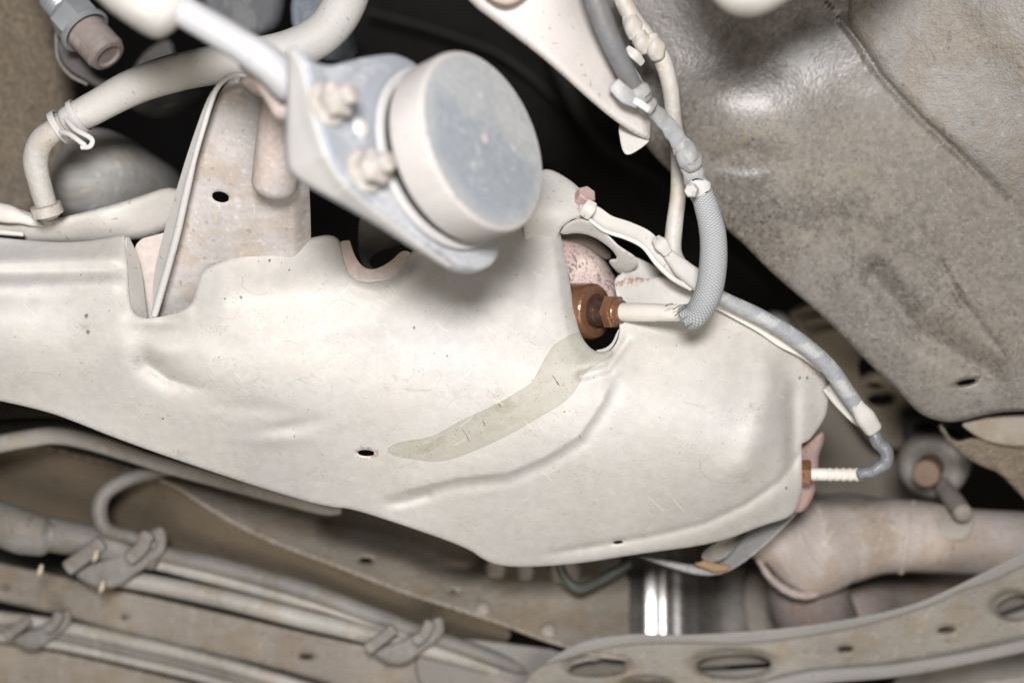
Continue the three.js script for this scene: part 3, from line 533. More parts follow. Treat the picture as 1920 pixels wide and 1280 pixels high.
// ================================================================== VIBRATION DAMPER
const dAx = V(.77, .22, .60).normalize();
const dC = P(911, 263, .500);
const damp = thing('vibration_damper', 'round dusty damper weight bolted to an angled blue-grey plate', 'vibration damper', [840, 300, .53]);
const mm = (k) => dC.clone().addScaledVector(dAx, k / 1000);
const weight = part('weight', turned(mm(-19), dAx, [[0, 30], [0, 37.6], [.8, 39], [2.2, 39.8], [16.6, 39.8], [18.2, 39.2], [19, 38], [19.05, 37]], 180, .5), (M.weight = mat([.54, .515, .50], .7, { map: T_dust, bumpMap: T_grain, bumpScale: .0004 })), damp);
{ // wiped face: dust left where nobody touched it
  const c = document.createElement('canvas'); c.width = c.height = 1024; const g = c.getContext('2d'), im = g.createImageData(1024, 1024), a = im.data;
  const ang = 0.62;
  for (let j = 0; j < 1024; j++) for (let i = 0; i < 1024; i++) {
    const x = i / 512 - 1, y = 1 - j / 512, u = i / 1024, v = j / 1024;
    const px = x * Math.cos(ang) - y * Math.sin(ang), n = fbm(u, v, 5, 5, 301), f = fbm(u, v, 40, 3, 311), st = vnoise((x * .8 - y * .6) * 9 + 40, (x * .6 + y * .8) * 90 + 200, 9999, 321);
    const edge = y * .72 + x * .38 + .14 * (n - .5);                       // > 0.1: the dusty upper part
    let k = sst(.0, .30, edge + .16 * (f - .5)), rim = sst(.80, .98, Math.hypot(x, y) + .25 * (n - .5)) * .75, spot = sst(.66, .74, f * .6 + n * .4) * .7;
    k = clamp(Math.max(k * (.45 + .7 * n + .35 * (st - .5)), rim, spot));
    const col = lerp3([.75, .768, .79], [.87, .865, .855], k), w = .93 + .1 * f + .05 * (st - .5), q = (j * 1024 + i) * 4;
    for (let z = 0; z < 3; z++) a[q + z] = 255 * clamp(col[z] * w); a[q + 3] = 255;
  }
  g.putImageData(im, 0, 0);
  const blob = (x, y, rx, ry, s, al) => { g.fillStyle = s; g.globalAlpha = al; for (let k = 0; k < 5; k++) { g.beginPath(); g.ellipse(512 + x * 512 + R(-6, 6), 512 - y * 512 + R(-6, 6), rx * R(.6, 1.1), ry * R(.6, 1.1), R(0, 1), 0, 7); g.fill(); } g.globalAlpha = 1; };
  blob(-.02, .02, 24, 34, 'rgb(250,226,226)', .8); blob(-.30, -.32, 22, 26, 'rgb(226,226,218)', .4); blob(.5, -.02, 26, 32, 'rgb(226,226,220)', .35); blob(.42, -.28, 16, 10, 'rgb(236,232,224)', .45); blob(-.38, .05, 40, 10, 'rgb(222,224,224)', .35); blob(.05, .55, 22, 12, 'rgb(246,240,236)', .4);
  for (let k = 0; k < 240; k++) { const x = R(-1, 1) * 500 + 512, y = R(-1, 1) * 500 + 512, l = R(6, 60), t = 2.5 + R(-.25, .25); g.strokeStyle = rnd() < .6 ? `rgba(240,238,232,${R(.05, .3)})` : `rgba(96,104,114,${R(.05, .25)})`; g.lineWidth = R(.6, 3); g.beginPath(); g.moveTo(x, y); g.lineTo(x + Math.cos(t) * l, y + Math.sin(t) * l); g.stroke(); }
  const t = new THREE.CanvasTexture(c); t.colorSpace = THREE.SRGBColorSpace;
  M.face = mat([.60, .615, .63], .5, { map: t, bumpMap: again(T_grain, .9), bumpScale: .0003 });
  const dg = new THREE.CircleGeometry(.0372, 96);      // x to the right, y up within the disc
  const X = V(0, 1, 0).cross(dAx).normalize(), Y = dAx.clone().cross(X).normalize();
  dg.applyMatrix4(new THREE.Matrix4().makeBasis(X, Y, dAx)); const o = mm(.1); dg.translate(o.x, o.y, o.z);
  part('face', dg, M.face, weight, 'wiped round front face');
}
part('rubber_ring', turned(mm(-22.4), dAx, [[0, 34], [0, 37.4], [3.4, 37.4], [3.4, 34]], 72, .5), M.dark, damp);
part('back_plate', turned(mm(-24.6), dAx, [[0, 30], [0, 40.4], [.5, 40.9], [1.7, 40.9], [2.2, 40.4], [2.2, 30]], 96, .5), M.edge, damp);
const plD = planeD(dAx, mm(-26));
const foldP = [[560, 60], [584, 140], [598, 215], [622, 285], [660, 342], [730, 398], [800, 450], [870, 492], [930, 505]];
const plateD = (x, y) => { const [d, s] = near(foldP, x, y); return plD(x, y) + (s > 0 ? .00046 * (Math.sqrt(d * d + 100) - 10) + .002 * sst(0, 40, d) : 0); };
const plate = part('plate', sheet({ out: [[539, 84, 1], [570, 100], [610, 128], [660, 112], [720, 101], [748, 102], [790, 124], [850, 210], [900, 340], [935, 445], [937, 470], [924, 497], [885, 515], [845, 510], [780, 471], [700, 419], [640, 385], [550, 336], [533, 308], [536, 200]], d: plateD, t: .0035, res: 5, bevel: .0018, bevelPx: 10 }), M.wiped, damp);
const flangeD = (x, y) => plateD(x, y) - .0012;
part('lit_flange', sheet({ out: [[541, 88, 1], [556, 98], [574, 140], [588, 215], [611, 290], [650, 350], [720, 406], [790, 458], [850, 498], [840, 505], [782, 467], [702, 415], [642, 381], [553, 332], [537, 306], [540, 200]], d: (x, y, s) => flangeD(x, y), t: .0009, res: 4, bevel: .0008, bevelPx: 8 }), M.edge, damp);  // paler layer: the lit look of the bent edge put into colour
for (const [x, y] of [[612, 196], [683, 322]]) {
  const o = P(x, y, plD(x, y)), k = (a) => o.clone().addScaledVector(dAx, a / 1000);
  part('washer', turned(k(0), dAx, [[0, 9.2], [1.4, 9.2], [2, 8.7], [2.4, 7.8], [2.4, 0]], 36, .7), M.dustCake, damp);
  part('nut', turned(k(2.2), dAx, [[0, 7.0], [.8, 7.6], [5.4, 7.6], [6.2, 6.8], [6.4, 4]], 6, .6, x * .1), M.dustCake, damp);
  part('stud', turned(k(8), dAx, [[0, 4.4], [1, 3.9], [1.6, 4.2], [2.2, 3.9], [2.8, 4.2], [3.4, 3.9], [4, 4.2], [6, 4.0], [6.8, 3.2], [7, 0]], 24, .8), M.dustCake, damp);
}
part('weld_dab', turned(P(677, 240, plD(677, 240)), dAx, [[-1, 4.6], [.6, 4.2], [1.4, 2.6], [1.6, 0]], 16, 1.5), M.edge, plate);

// ================================================================== HANGER: ROD, RUBBER, BRACKET
const rubber = thing('rubber_hanger', 'pale rubber hanger block at the top edge holding the rod', 'rubber mount', [270, 20, .47]);
part('block', sheet({ out: [[130, -90], [160, -20], [205, 22], [255, 56], [282, 71], [300, 73], [322, 62], [345, 38], [362, 8], [380, -40], [390, -90]], d: tps([[130, -60, .478], [280, 20, .466], [360, 0, .474], [290, 70, .474], [260, -80, .468]]), t: .022, res: 6, bevel: .009, bevelPx: 34 }), M.rubberPale, rubber);
const rodT = thing('hanger_rod', 'short blue-grey metal rod between the rubber block and the plate', 'rod', [440, 80, .49]);
part('rod', sweep([[310, 2, .478, 29], [380, 42, .480, 30], [440, 78, .482, 31], [500, 118, .486, 34], [545, 160, .492, 36]], { seg: 28 }), M.rod, rodT);
part('weld_foot', sweep([[470, 108, .494, 30], [520, 150, .50, 42], [548, 200, .505, 40]], { flat: .7 }), M.pinkSteel, rodT);

const hang = thing('hanger_bracket', 'tapered steel bracket with a round hole tucked behind the heat shield notch', 'bracket', [450, 380, .6]);
const webD = tps([[460, 160, .575], [540, 200, .562], [400, 260, .590], [480, 300, .586], [560, 320, .586], [580, 430, .606], [420, 420, .604], [330, 560, .622], [360, 600, .628], [520, 470, .614], [300, 600, .624]]);
part('web', sheet({ out: [[452, 138], [480, 150], [540, 165], [575, 250], [582, 400], [583, 470], [560, 560], [420, 640], [300, 640], [290, 590], [320, 500], [345, 400], [365, 300], [400, 195], [425, 152]], holes: [oval(413, 369, 17, 10, .25)], d: (x, y) => webD(x, y) + .012 * sst(545, 585, x) * sst(330, 400, y), t: .0025, res: 6, bevel: .001, bevelPx: 5 }), (M.web = mat([.60, .56, .535], .5, { map: again(T_grime, .12), bumpMap: T_grain, bumpScale: .0003 })), hang);
const rimE = [[472, 152, .561], [452, 141, .560], [428, 145, .562], [406, 166, .567], [394, 196, .571], [383, 232, .574], [366, 290, .580], [349, 360, .587], [331, 440, .595], [309, 520, .603], [289, 590, .611]];
const rimW = [2, 5, 8, 10, 12, 14, 17, 21, 27, 24, 3];
part('rim', sweep(rimE.map((p, i) => [...p, 5 + (i > 6 ? 2 : 0)]), { flat: .9, seg: 14 }), M.edge, hang);
part('folded_flange', sheet({ out: [...rimE.map(p => [p[0] + 2, p[1]]), ...rimE.map((p, i) => [p[0] - rimW[i], p[1] + 3]).reverse()], d: (x, y) => { const q = near(rimE, x, y), k = q[2] * (rimE.length - 1), i = Math.min(rimE.length - 2, Math.floor(k)); return rimE[i][2] + (rimE[i + 1][2] - rimE[i][2]) * (k - i) + q[0] * .00022; }, t: .002, res: 3.5 }), M.steel, hang);
part('side_flange', sheet({ out: [[246, 452], [300, 438], [330, 430], [330, 520], [300, 600], [262, 600], [255, 540]], d: (x, y) => .634 + (x - 280) * .00006, t: .0015, res: 6 }), M.pinkSteel, hang);
part('boss', sweep([[545, 150, .556, 46], [532, 220, .564, 46], [522, 290, .574, 45], [514, 346, .582, 43]], { seg: 32 }), M.pinkSteel, hang, 'rounded boss');
part('brace', sheet({ out: [[440, 150], [470, 140], [540, 175], [545, 215], [500, 190], [470, 172]], d: (x, y) => .556, t: .003, res: 5, bevel: .002, bevelPx: 6 }), M.pinkSteel, hang);
const tabc = thing('metal_clip', 'small folded metal clip in the dark notch under the damper plate', 'clip', [710, 460, .66]);
part('leg', sheet({ out: [[672, 400], [700, 410], [762, 455], [742, 462], [716, 468], [694, 482], [690, 494], [702, 502], [694, 508], [678, 498], [672, 470]], d: (x, y) => .662 + (x - 680) * .0001, t: .0012, res: 4 }), M.lineGrey, tabc);

// ================================================================== TOP LEFT: HOSE, ELBOW, CLAMP, BOLT
const hose = thing('coolant_hose', 'long pale rubber hose curving across the upper left behind the rod', 'hose', [330, 150, .6]);
part('hose', sweep([[128, 228, .605, 28], [180, 200, .604, 30], [250, 163, .602, 33], [330, 136, .600, 35], [410, 120, .598, 36], [480, 108, .597, 37], [550, 92, .598, 38], [606, 62, .600, 39], [642, 14, .604, 40], [664, -50, .610, 40]], { seg: 32 }), M.rubberPale, hose);
const elbow = thing('elbow_pipe', 'pale bent pipe stub plugged into the hose end at the far left', 'pipe', [80, 330, .61]);
part('pipe', sweep([[150, 216, .606, 20], [112, 238, .606, 22], [78, 264, .607, 23], [66, 300, .610, 23], [74, 345, .615, 21], [92, 402, .622, 20]], { seg: 28 }), M.tube, elbow);
part('collar', sweep([[84, 384, .618, 28], [90, 402, .620, 29]], { seg: 30, round: false }), M.tube, elbow);
const clampT = thing('hose_clamp', 'spring wire hose clamp with bent ears near the hose end', 'hose clamp', [132, 236, .6]);
const ringAt = (x, y, d, tx, ty, r, w) => { const T = V(tx, -ty, 0).normalize(), c = P(x, y, d), k = d / FPX; return turned(c.addScaledVector(T, -w * k), T, [[0, (r - 3) * k * 1000], [0, r * k * 1000], [2 * w * k * 1000, r * k * 1000], [2 * w * k * 1000, (r - 3) * k * 1000]], 40, .5); };
part('band', joined([ringAt(146, 219, .605, .86, -.5, 34, 5), ringAt(112, 238, .605, .86, -.5, 33, 6)]), M.edge, clampT);
part('ear', sweep([[122, 222, .590, 5], [140, 242, .588, 5], [172, 262, .588, 5], [168, 274, .588, 5], [152, 276, .588, 5]], { flat: .7, seg: 12 }), M.edge, clampT);
part('ear', sweep([[112, 246, .589, 5], [130, 252, .587, 5], [150, 266, .587, 5], [158, 272, .588, 5]], { flat: .7, seg: 12 }), M.edge, clampT);

const pan = single('underbody_panel', 'rough brown dusty underbody panel at the far left', 'panel', [30, 200, .74], sheet({ out: [[-300, -200], [60, -200], [80, -20], [110, 40], [140, 120], [150, 260], [140, 430], [-300, 430]], d: tps([[-60, -60, .73], [140, 100, .77], [-60, 430, .71], [140, 430, .75], [40, 200, .738]]), t: .004, res: 8, bevel: .02, bevelPx: 40 }), M.brownDust, 'structure');
const boot = single('rubber_boot', 'smooth pale grey rounded boot between the elbow pipe and the bracket', 'boot', [200, 320, .68], sheet({ out: [[86, 330], [120, 262], [170, 236], [225, 248], [290, 292], [345, 330], [350, 400], [230, 420], [90, 420]], d: (x, y) => .668 + .0000032 * ((x - 165) ** 2) + .0000035 * (y - 330) ** 2, t: .004, res: 6, bevel: .02, bevelPx: 30 }), (M.boot = mat([.62, .61, .59], .7, { ...grimy })));
const arm = thing('control_arm', 'white rolled steel arm along the left edge above the heat shield', 'arm', [150, 410, .64]);
part('web', sheet({ out: [[-260, 350], [20, 386], [60, 400], [92, 412], [140, 402], [240, 376], [335, 342], [360, 400], [300, 440], [235, 452], [140, 460], [-260, 440]], d: tps([[-60, 390, .640], [100, 415, .636], [330, 350, .655], [300, 430, .652], [150, 455, .645], [-60, 450, .640], [200, 412, .632]]), t: .002, res: 6, bevel: .005, bevelPx: 16 }), M.pale, arm);
part('rolled_edge', sweep([[-50, 394, .632, 22], [10, 400, .632, 18], [50, 412, .634, 10], [80, 424, .637, 4]], { flat: .7 }), M.pale, arm);
part('bead', sweep([[-40, 434, .630, 6], [0, 435, .630, 6], [42, 439, .631, 5]], { seg: 12 }), M.pale, arm);

const bt = thing('bolt', 'bluish zinc bolt and nut in the dark upper left corner', 'bolt', [170, 60, .66]);
const bAx = V(.66, -.70, .16).normalize(), b0 = P(112, 6, .668);
const bk = k => b0.clone().addScaledVector(bAx, k / 1000);
part('thread', turned(bk(0), bAx, [[-6, 9], [0, 9.4], [1, 8.8], [2, 9.4], [3, 8.8], [4, 9.4], [5, 8.8], [6, 9.4], [14, 9.2]], 32, .7), M.zinc, bt);
part('hex_nut', turned(bk(8), bAx, [[0, 12], [1.4, 13.4], [11, 13.4], [13, 12.2], [13, 6]], 6, .5, .3), M.zinc, bt);
part('hex_nut', turned(bk(21), bAx, [[0, 11], [.5, 14.6], [2.4, 14.6], [3, 13]], 30, .5), M.zinc, bt);
part('spacer', turned(bk(24), bAx, [[0, 11.4], [17, 11.4], [19.5, 10], [20, 7.5], [18.6, 6.6], [18.4, 0]], 36, .5), (M.spacer = mat([.42, .36, .34], .7, { ...grimy })), bt);
const sup = thing('support_bracket', 'dark curved bracket behind the zinc bolt in the upper left', 'bracket', [170, 120, .69]);
part('plate', sheet({ out: [[92, 40], [130, 70], [160, 110], [190, 150], [240, 140], [270, 90], [330, 60], [330, 180], [250, 200], [170, 160], [118, 130], [102, 90]], d: (x, y) => .69 + (x - 150) * .0001, t: .004, res: 5, bevel: .003, bevelPx: 8 }), M.darkGrey, sup);
part('edge_bead', sweep([[104, 62, .686, 3], [108, 110, .686, 3.5], [130, 140, .686, 4], [162, 158, .686, 3]], { seg: 10 }), M.lineGrey, sup);
const lobe = single('rubber_bush', 'dark rounded rubber bush in the gap under the pale hose', 'bush', [300, 200, .7], sheet({ out: [[230, 190], [260, 160], [330, 150], [390, 170], [370, 205], [300, 225], [255, 212]], d: (x, y) => .69 + .000003 * (x - 310) ** 2, t: .01, res: 6, bevel: .015, bevelPx: 26 }), (M.lobe = mat([.05, .048, .047], .6, { ...dusty })));

const casing = thing('gearbox_casing', 'dark grey ribbed casing behind the top end of the pale hose', 'casing', [520, 40, .7]);
part('wall', sheet({ out: [[360, -60], [540, -60], [535, 10], [520, 60], [440, 80], [390, 60]], d: (x, y) => .70 + (x - 450) * .00016, t: .01, res: 6, bevel: .012, bevelPx: 24 }), (M.casing = mat([.23, .23, .235], .7, { map: again(T_wipe, .05), bumpMap: T_grain, bumpScale: .0008 })), casing);
part('rib', sheet({ out: [[552, -60], [668, -60], [668, 60], [672, 112], [600, 118], [540, 60]], d: (x, y) => .694 + (x - 610) * .0002, t: .01, res: 6, bevel: .006, bevelPx: 14 }), M.blueGrey, casing);

// ================================================================== TOP CENTRE TONGUE
const ton = thing('subframe_tongue', 'pointed pale steel tongue reaching down from the top beside the loom', 'subframe', [1080, 130, .56]);
part('web', sheet({ out: [[845, -60], [872, 0], [940, 50], [1020, 110], [1110, 192], [1165, 236], [1205, 259], [1219, 262, 1], [1220, 215], [1212, 160], [1180, 110], [1140, 50], [1110, -10], [1100, -60]], d: tps([[860, -20, .546], [1000, 80, .548], [1110, 190, .560], [1215, 258, .575], [1200, 140, .580], [1110, 0, .568], [960, -40, .545], [1080, 80, .556], [1060, -30, .552]]), t: .003, res: 6, bevel: .006, bevelPx: 18 }), (M.tongue = mat([.60, .565, .545], .5, { map: T_dust, bumpMap: T_grain, bumpScale: .0002 })), ton);
part('folded_tip', sheet({ out: [[1158, 228], [1180, 240], [1215, 258], [1219, 264], [1202, 278], [1180, 291], [1170, 288], [1164, 270]], d: (x, y) => .586 - (y - 230) * .00012, t: .002, res: 3.5, bevel: .001, bevelPx: 5 }), M.steel, ton);
part('lug', sweep([[920, -40, .54, 34], [948, -16, .536, 26], [975, -40, .54, 34]], { flat: .6 }), M.pinkSteel, ton);

single('suspension_link', 'white rounded link hanging in from above the top right edge', 'suspension link', [1400, 0, .5], sheet({ out: [[1230, -240], [1270, -120], [1300, -52], [1336, 2], [1362, 24], [1390, 33], [1420, 32], [1450, 20], [1500, -12], [1560, -38], [1660, -66], [1740, -120], [1790, -240]], d: tps([[1270, -200, .505], [1400, -20, .492], [1400, 30, .50], [1560, -100, .496], [1740, -200, .505]]), t: .02, res: 8, bevel: .012, bevelPx: 40 }), M.pale);

// ================================================================== RIGHT FLOOR PANEL
const fpBase = tps([[1060, -40, .655], [1213, 279, .668], [1400, 465, .672], [1600, 650, .678], [1740, 782, .684], [1960, 770, .668], [1960, 420, .634], [1640, 330, .646], [1400, 330, .654], [1500, 0, .632], [1960, -60, .585], [1300, 100, .650], [1700, 0, .618]], 1e-4);
const seam = [[1580, 40], [1612, 80], [1650, 140], [1700, 195], [1740, 235], [1790, 280], [1850, 340], [1960, 460]];
const ridge2 = [[1770, -40], [1830, 80], [1880, 170], [1960, 290]];
const mirrorD = planeD(V(-.186, -.083, .979), P(1408, 195, fpBase(1408, 195) - .0035));
function panelD(x, y) {
  let z = fpBase(x, y);
  const [d, s, q] = near(seam, x, y), rough = fbm(x / 1024, y / 1024, 27, 4, 401) - .5;
  const dd = d + 3 * rough;
  z -= (s < 0 ? .0016 * sst(0, 26, dd) : 0) * (1 - sst(.75, 1, q)); z += .0013 * gau((d + 6 * rough) / 7) * (1 - sst(.7, .95, q));
  const w_ = gau((x - 1408) / 120) * gau((y - 195) / 74); z += (mirrorD(x, y) - z) * w_;
  z += .002 * sst(0, 1, gau((x - 1395) / 75) * gau((y - 298) / 34));
  z += .0016 * gau((x - 1560) / 80) * gau((y - 420) / 60) + .0022 * gau(near([[1640, 520], [1720, 620], [1860, 700]], x, y)[0] / 26) + .0012 * gau(near([[1730, 430], [1800, 560], [1880, 660]], x, y)[0] / 7) * (.5 + rough * 2);
  z += .002 * gau(near(ridge2, x, y)[0] / 40);
  z += .0011 * (fbm(x / 1024, y / 1024, 8, 3, 411) - .5) + .0002 * rough;
  return z;
}
const pFrame = uvFrame(panelD, 1540, 340), PN = 1280, PW = .38;
const pcv = document.createElement('canvas'); pcv.width = pcv.height = PN;
{
  const g = pcv.getContext('2d'), im = g.createImageData(PN, PN), a = im.data, K = PW / .22;
  for (let j = 0; j < PN; j++) for (let i = 0; i < PN; i++) { const c = sealC(i / PN * K, j / PN * K), q = (j * PN + i) * 4; for (let z = 0; z < 3; z++) a[q + z] = 255 * toS(clamp(c[z])); a[q + 3] = 255; }
  g.putImageData(im, 0, 0);
  const at = (x, y) => { const [u, v] = pFrame(P(x, y, panelD(x, y))); return [(u / PW + .5) * PN, (.5 - v / PW) * PN]; };
  const n2 = () => (rnd() + rnd() + rnd() - 1.5) * 1.3;
  const strew = (n, cx, cy, sx_, sy_, rot, col, r0, r1, al) => { for (let k = 0; k < n; k++) { const p = n2() * sx_, w = n2() * sy_, x = cx + p * Math.cos(rot) - w * Math.sin(rot), y = cy + p * Math.sin(rot) + w * Math.cos(rot), q = at(x, y); if (vnoise(x / 26, y / 26, 9999, 7) < .38) continue; g.fillStyle = `rgba(${col},${R(al * .4, al)})`; g.beginPath(); const rr = R(r0, r1); g.ellipse(q[0], q[1], rr, rr * R(.3, .9), R(0, 3), 0, 7); g.fill(); } };
  // darker and paler areas put into the colour as dabs; dried mud edges, grit
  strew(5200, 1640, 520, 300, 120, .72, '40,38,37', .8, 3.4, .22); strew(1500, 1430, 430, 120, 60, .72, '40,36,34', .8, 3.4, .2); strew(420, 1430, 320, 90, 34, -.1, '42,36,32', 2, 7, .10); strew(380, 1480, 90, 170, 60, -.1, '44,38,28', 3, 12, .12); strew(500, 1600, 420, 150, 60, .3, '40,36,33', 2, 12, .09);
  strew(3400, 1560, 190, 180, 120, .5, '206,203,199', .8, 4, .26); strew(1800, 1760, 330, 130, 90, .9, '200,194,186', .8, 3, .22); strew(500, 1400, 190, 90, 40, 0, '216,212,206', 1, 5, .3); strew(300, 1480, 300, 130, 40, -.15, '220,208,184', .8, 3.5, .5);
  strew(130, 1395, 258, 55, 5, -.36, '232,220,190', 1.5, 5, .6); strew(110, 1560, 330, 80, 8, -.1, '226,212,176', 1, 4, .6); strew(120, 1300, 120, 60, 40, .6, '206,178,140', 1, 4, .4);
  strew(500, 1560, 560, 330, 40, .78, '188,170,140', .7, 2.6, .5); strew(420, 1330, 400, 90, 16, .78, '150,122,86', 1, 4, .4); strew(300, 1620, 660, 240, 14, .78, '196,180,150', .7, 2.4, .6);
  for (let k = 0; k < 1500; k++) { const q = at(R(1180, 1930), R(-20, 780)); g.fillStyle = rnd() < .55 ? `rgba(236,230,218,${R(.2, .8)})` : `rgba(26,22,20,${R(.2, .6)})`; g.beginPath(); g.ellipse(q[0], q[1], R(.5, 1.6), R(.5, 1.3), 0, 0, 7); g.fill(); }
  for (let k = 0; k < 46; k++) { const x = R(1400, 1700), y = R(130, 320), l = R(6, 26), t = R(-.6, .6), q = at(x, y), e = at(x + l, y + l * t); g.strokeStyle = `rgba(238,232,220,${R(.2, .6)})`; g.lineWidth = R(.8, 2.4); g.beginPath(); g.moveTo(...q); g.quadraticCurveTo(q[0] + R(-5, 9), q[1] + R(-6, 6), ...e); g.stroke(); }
  for (const pl of [[[1730, 450], [1790, 520], [1850, 620], [1890, 670]], [[1760, 610], [1830, 690], [1870, 720]], [[1660, 480], [1700, 560], [1720, 640]]]) for (let k = 0; k < 46; k++) { const t = rnd() * (pl.length - 1), i = Math.floor(t), f = t - i, q = at(pl[i][0] + (pl[i + 1][0] - pl[i][0]) * f + n2() * 5, pl[i][1] + (pl[i + 1][1] - pl[i][1]) * f + n2() * 5); g.fillStyle = `rgba(34,31,30,${R(.06, .22)})`; g.beginPath(); g.ellipse(q[0], q[1], R(2, 6), R(.6, 1.6), .8, 0, 7); g.fill(); }
}
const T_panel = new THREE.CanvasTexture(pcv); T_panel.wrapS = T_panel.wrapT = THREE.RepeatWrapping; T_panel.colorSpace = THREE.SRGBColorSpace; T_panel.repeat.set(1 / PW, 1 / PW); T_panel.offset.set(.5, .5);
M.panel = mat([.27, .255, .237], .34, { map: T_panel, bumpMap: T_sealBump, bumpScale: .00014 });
const fp = thing('floor_panel', 'large grey-brown undersealed floor panel filling the upper right with grit and a cracked seam', 'floor panel', [1600, 400, .65]);
delete fp.userData.category; fp.userData.kind = 'structure';
const seamOut = seam.map(p => p.slice());
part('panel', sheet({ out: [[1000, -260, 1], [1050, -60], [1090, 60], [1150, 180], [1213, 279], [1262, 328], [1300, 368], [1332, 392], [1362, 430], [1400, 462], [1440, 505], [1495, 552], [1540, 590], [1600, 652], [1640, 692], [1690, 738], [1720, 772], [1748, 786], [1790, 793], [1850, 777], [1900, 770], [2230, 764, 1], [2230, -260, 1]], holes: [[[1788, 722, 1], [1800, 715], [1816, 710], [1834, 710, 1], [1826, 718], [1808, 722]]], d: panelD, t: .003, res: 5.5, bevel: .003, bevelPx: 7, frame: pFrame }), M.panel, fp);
part('coated_flange', sheet({ out: [[1640, -260, 1], [1600, -60], [1588, 44], [1616, 78], [1654, 136], [1704, 190], [1744, 230], [1794, 274], [1850, 330], [2230, 640, 1], [2230, -260, 1]], d: (x, y) => panelD(x, y) + .003 - (.0046 + .0008 * fbm(x / 700, y / 700, 30, 3, 421)) * (1 - sst(250, 420, y - (x - 1800) * .35)), t: .003, res: 4, bevel: .0012, bevelPx: 13 }), M.sealPale, fp, 'paler rippled sealed strip');

const fp2 = thing('sill_panel', 'overlapping dusty panel edges at the right below the large floor panel', 'panel', [1860, 830, .69]);
part('upper_layer', sheet({ out: [[1798, 793], [1830, 786], [1862, 778], [2230, 766, 1], [2230, 850, 1], [1900, 838], [1850, 828], [1822, 812]], d: (x, y) => .692, t: .003, res: 5, bevel: .002, bevelPx: 6 }), M.floor, fp2);
part('lower_layer', sheet({ out: [[1756, 788], [1770, 800], [1784, 822], [1800, 828], [1818, 820], [1860, 822], [2230, 828, 1], [2230, 990, 1], [1935, 950], [1900, 912], [1872, 884], [1840, 874], [1800, 850], [1778, 832]], d: (x, y) => .698 + (y - 820) * .0002, t: .003, res: 5, bevel: .003, bevelPx: 8 }), M.brownDust, fp2);

// ================================================================== RIGHT: CASTING, BUSH, EXHAUST PIPE
const cas = thing('cast_housing', 'brown ribbed casting with dark oval holes behind the sensor cable', 'housing', [1600, 690, .85]);
part('wall', sheet({ out: [[1470, 590], [1500, 568], [1540, 560], [1620, 640], [1720, 740], [1790, 800], [1730, 830], [1650, 850], [1600, 790], [1560, 720], [1500, 660]], holes: [oval(1652, 748, 26, 12, -.05), [[1612, 668], [1640, 672], [1668, 700], [1650, 728], [1622, 720], [1608, 694]]], d: tps([[1480, 580, .84], [1560, 600, .82], [1700, 760, .83], [1620, 800, .85], [1560, 700, .845]]), t: .008, res: 5, bevel: .004, bevelPx: 9 }), M.cast, cas);
for (const [y, o] of [[586, 0], [608, 16], [632, 34]]) part('rib', sweep([[1486 + o, y, .828, 4], [1540 + o, y - 14, .816, 5], [1590 + o, y - 12, .815, 5]], { seg: 12 }), M.cast, cas);
part('hub', sweep([[1618, 712, .80, 9], [1642, 706, .795, 12], [1668, 716, .80, 9]], { flat: .8 }), M.cast, cas);
part('dome', sheet({ out: [[1420, 600], [1436, 584], [1466, 582], [1486, 596], [1500, 620], [1480, 640], [1440, 620]], d: (x, y) => .78, t: .01, res: 4, bevel: .01, bevelPx: 16 }), M.lineGrey, cas);
const back = single('bulkhead', 'blurred grey-brown bulkhead far behind the exhaust flange', 'bulkhead', [1620, 860, .9], sheet({ out: [[1510, 700], [1560, 740], [1640, 800], [1760, 820], [1780, 960], [1640, 960], [1500, 940]], d: (x, y) => .90 + (x - 1600) * .0001, t: .005, res: 8, bevel: .01, bevelPx: 20 }), (M.bulk = mat([.34, .30, .25], .7, { ...dusty })), 'structure');

const bush = thing('suspension_bush', 'grey cylindrical bush with orange-brown centre above the exhaust pipe', 'bush', [1735, 870, .75]);
const uAx = V(-.42, -.05, .9).normalize(), u0 = P(1752, 866, .792);
const uk = k => u0.clone().addScaledVector(uAx, k / 1000);
part('housing', turned(uk(-30), uAx, [[0, 22.5], [22, 23], [42, 22.6], [47, 21.4], [50.5, 19], [52, 16], [51.6, 12.5], [50.5, 10], [50, 8]], 56, .6), (M.bushm = mat([.29, .275, .255], .5, { ...grimy, bumpScale: .0006 })), bush);
part('core', turned(uk(14), uAx, [[0, 8.6], [36.4, 8.4], [37.4, 7.4], [37.8, 0]], 40, .6), (M.core = mat([.21, .145, .105], .7, { ...dusty })), bush, 'orange-brown centre');
part('arm', sheet({ out: [[1690, 780], [1760, 770], [1800, 800], [1806, 880], [1770, 850], [1700, 840]], d: (x, y) => .80, t: .02, res: 6, bevel: .008, bevelPx: 16 }), M.darkGrey, bush);
const stud = single('mounting_stud', 'stubby pale rounded stud under the grey bush', 'stud', [1800, 945, .735], sweep([[1766, 910, .770, 17], [1788, 937, .748, 18], [1806, 962, .730, 18]], { seg: 24 }), (M.studm = mat([.36, .32, .29], .7, { ...grimy })));

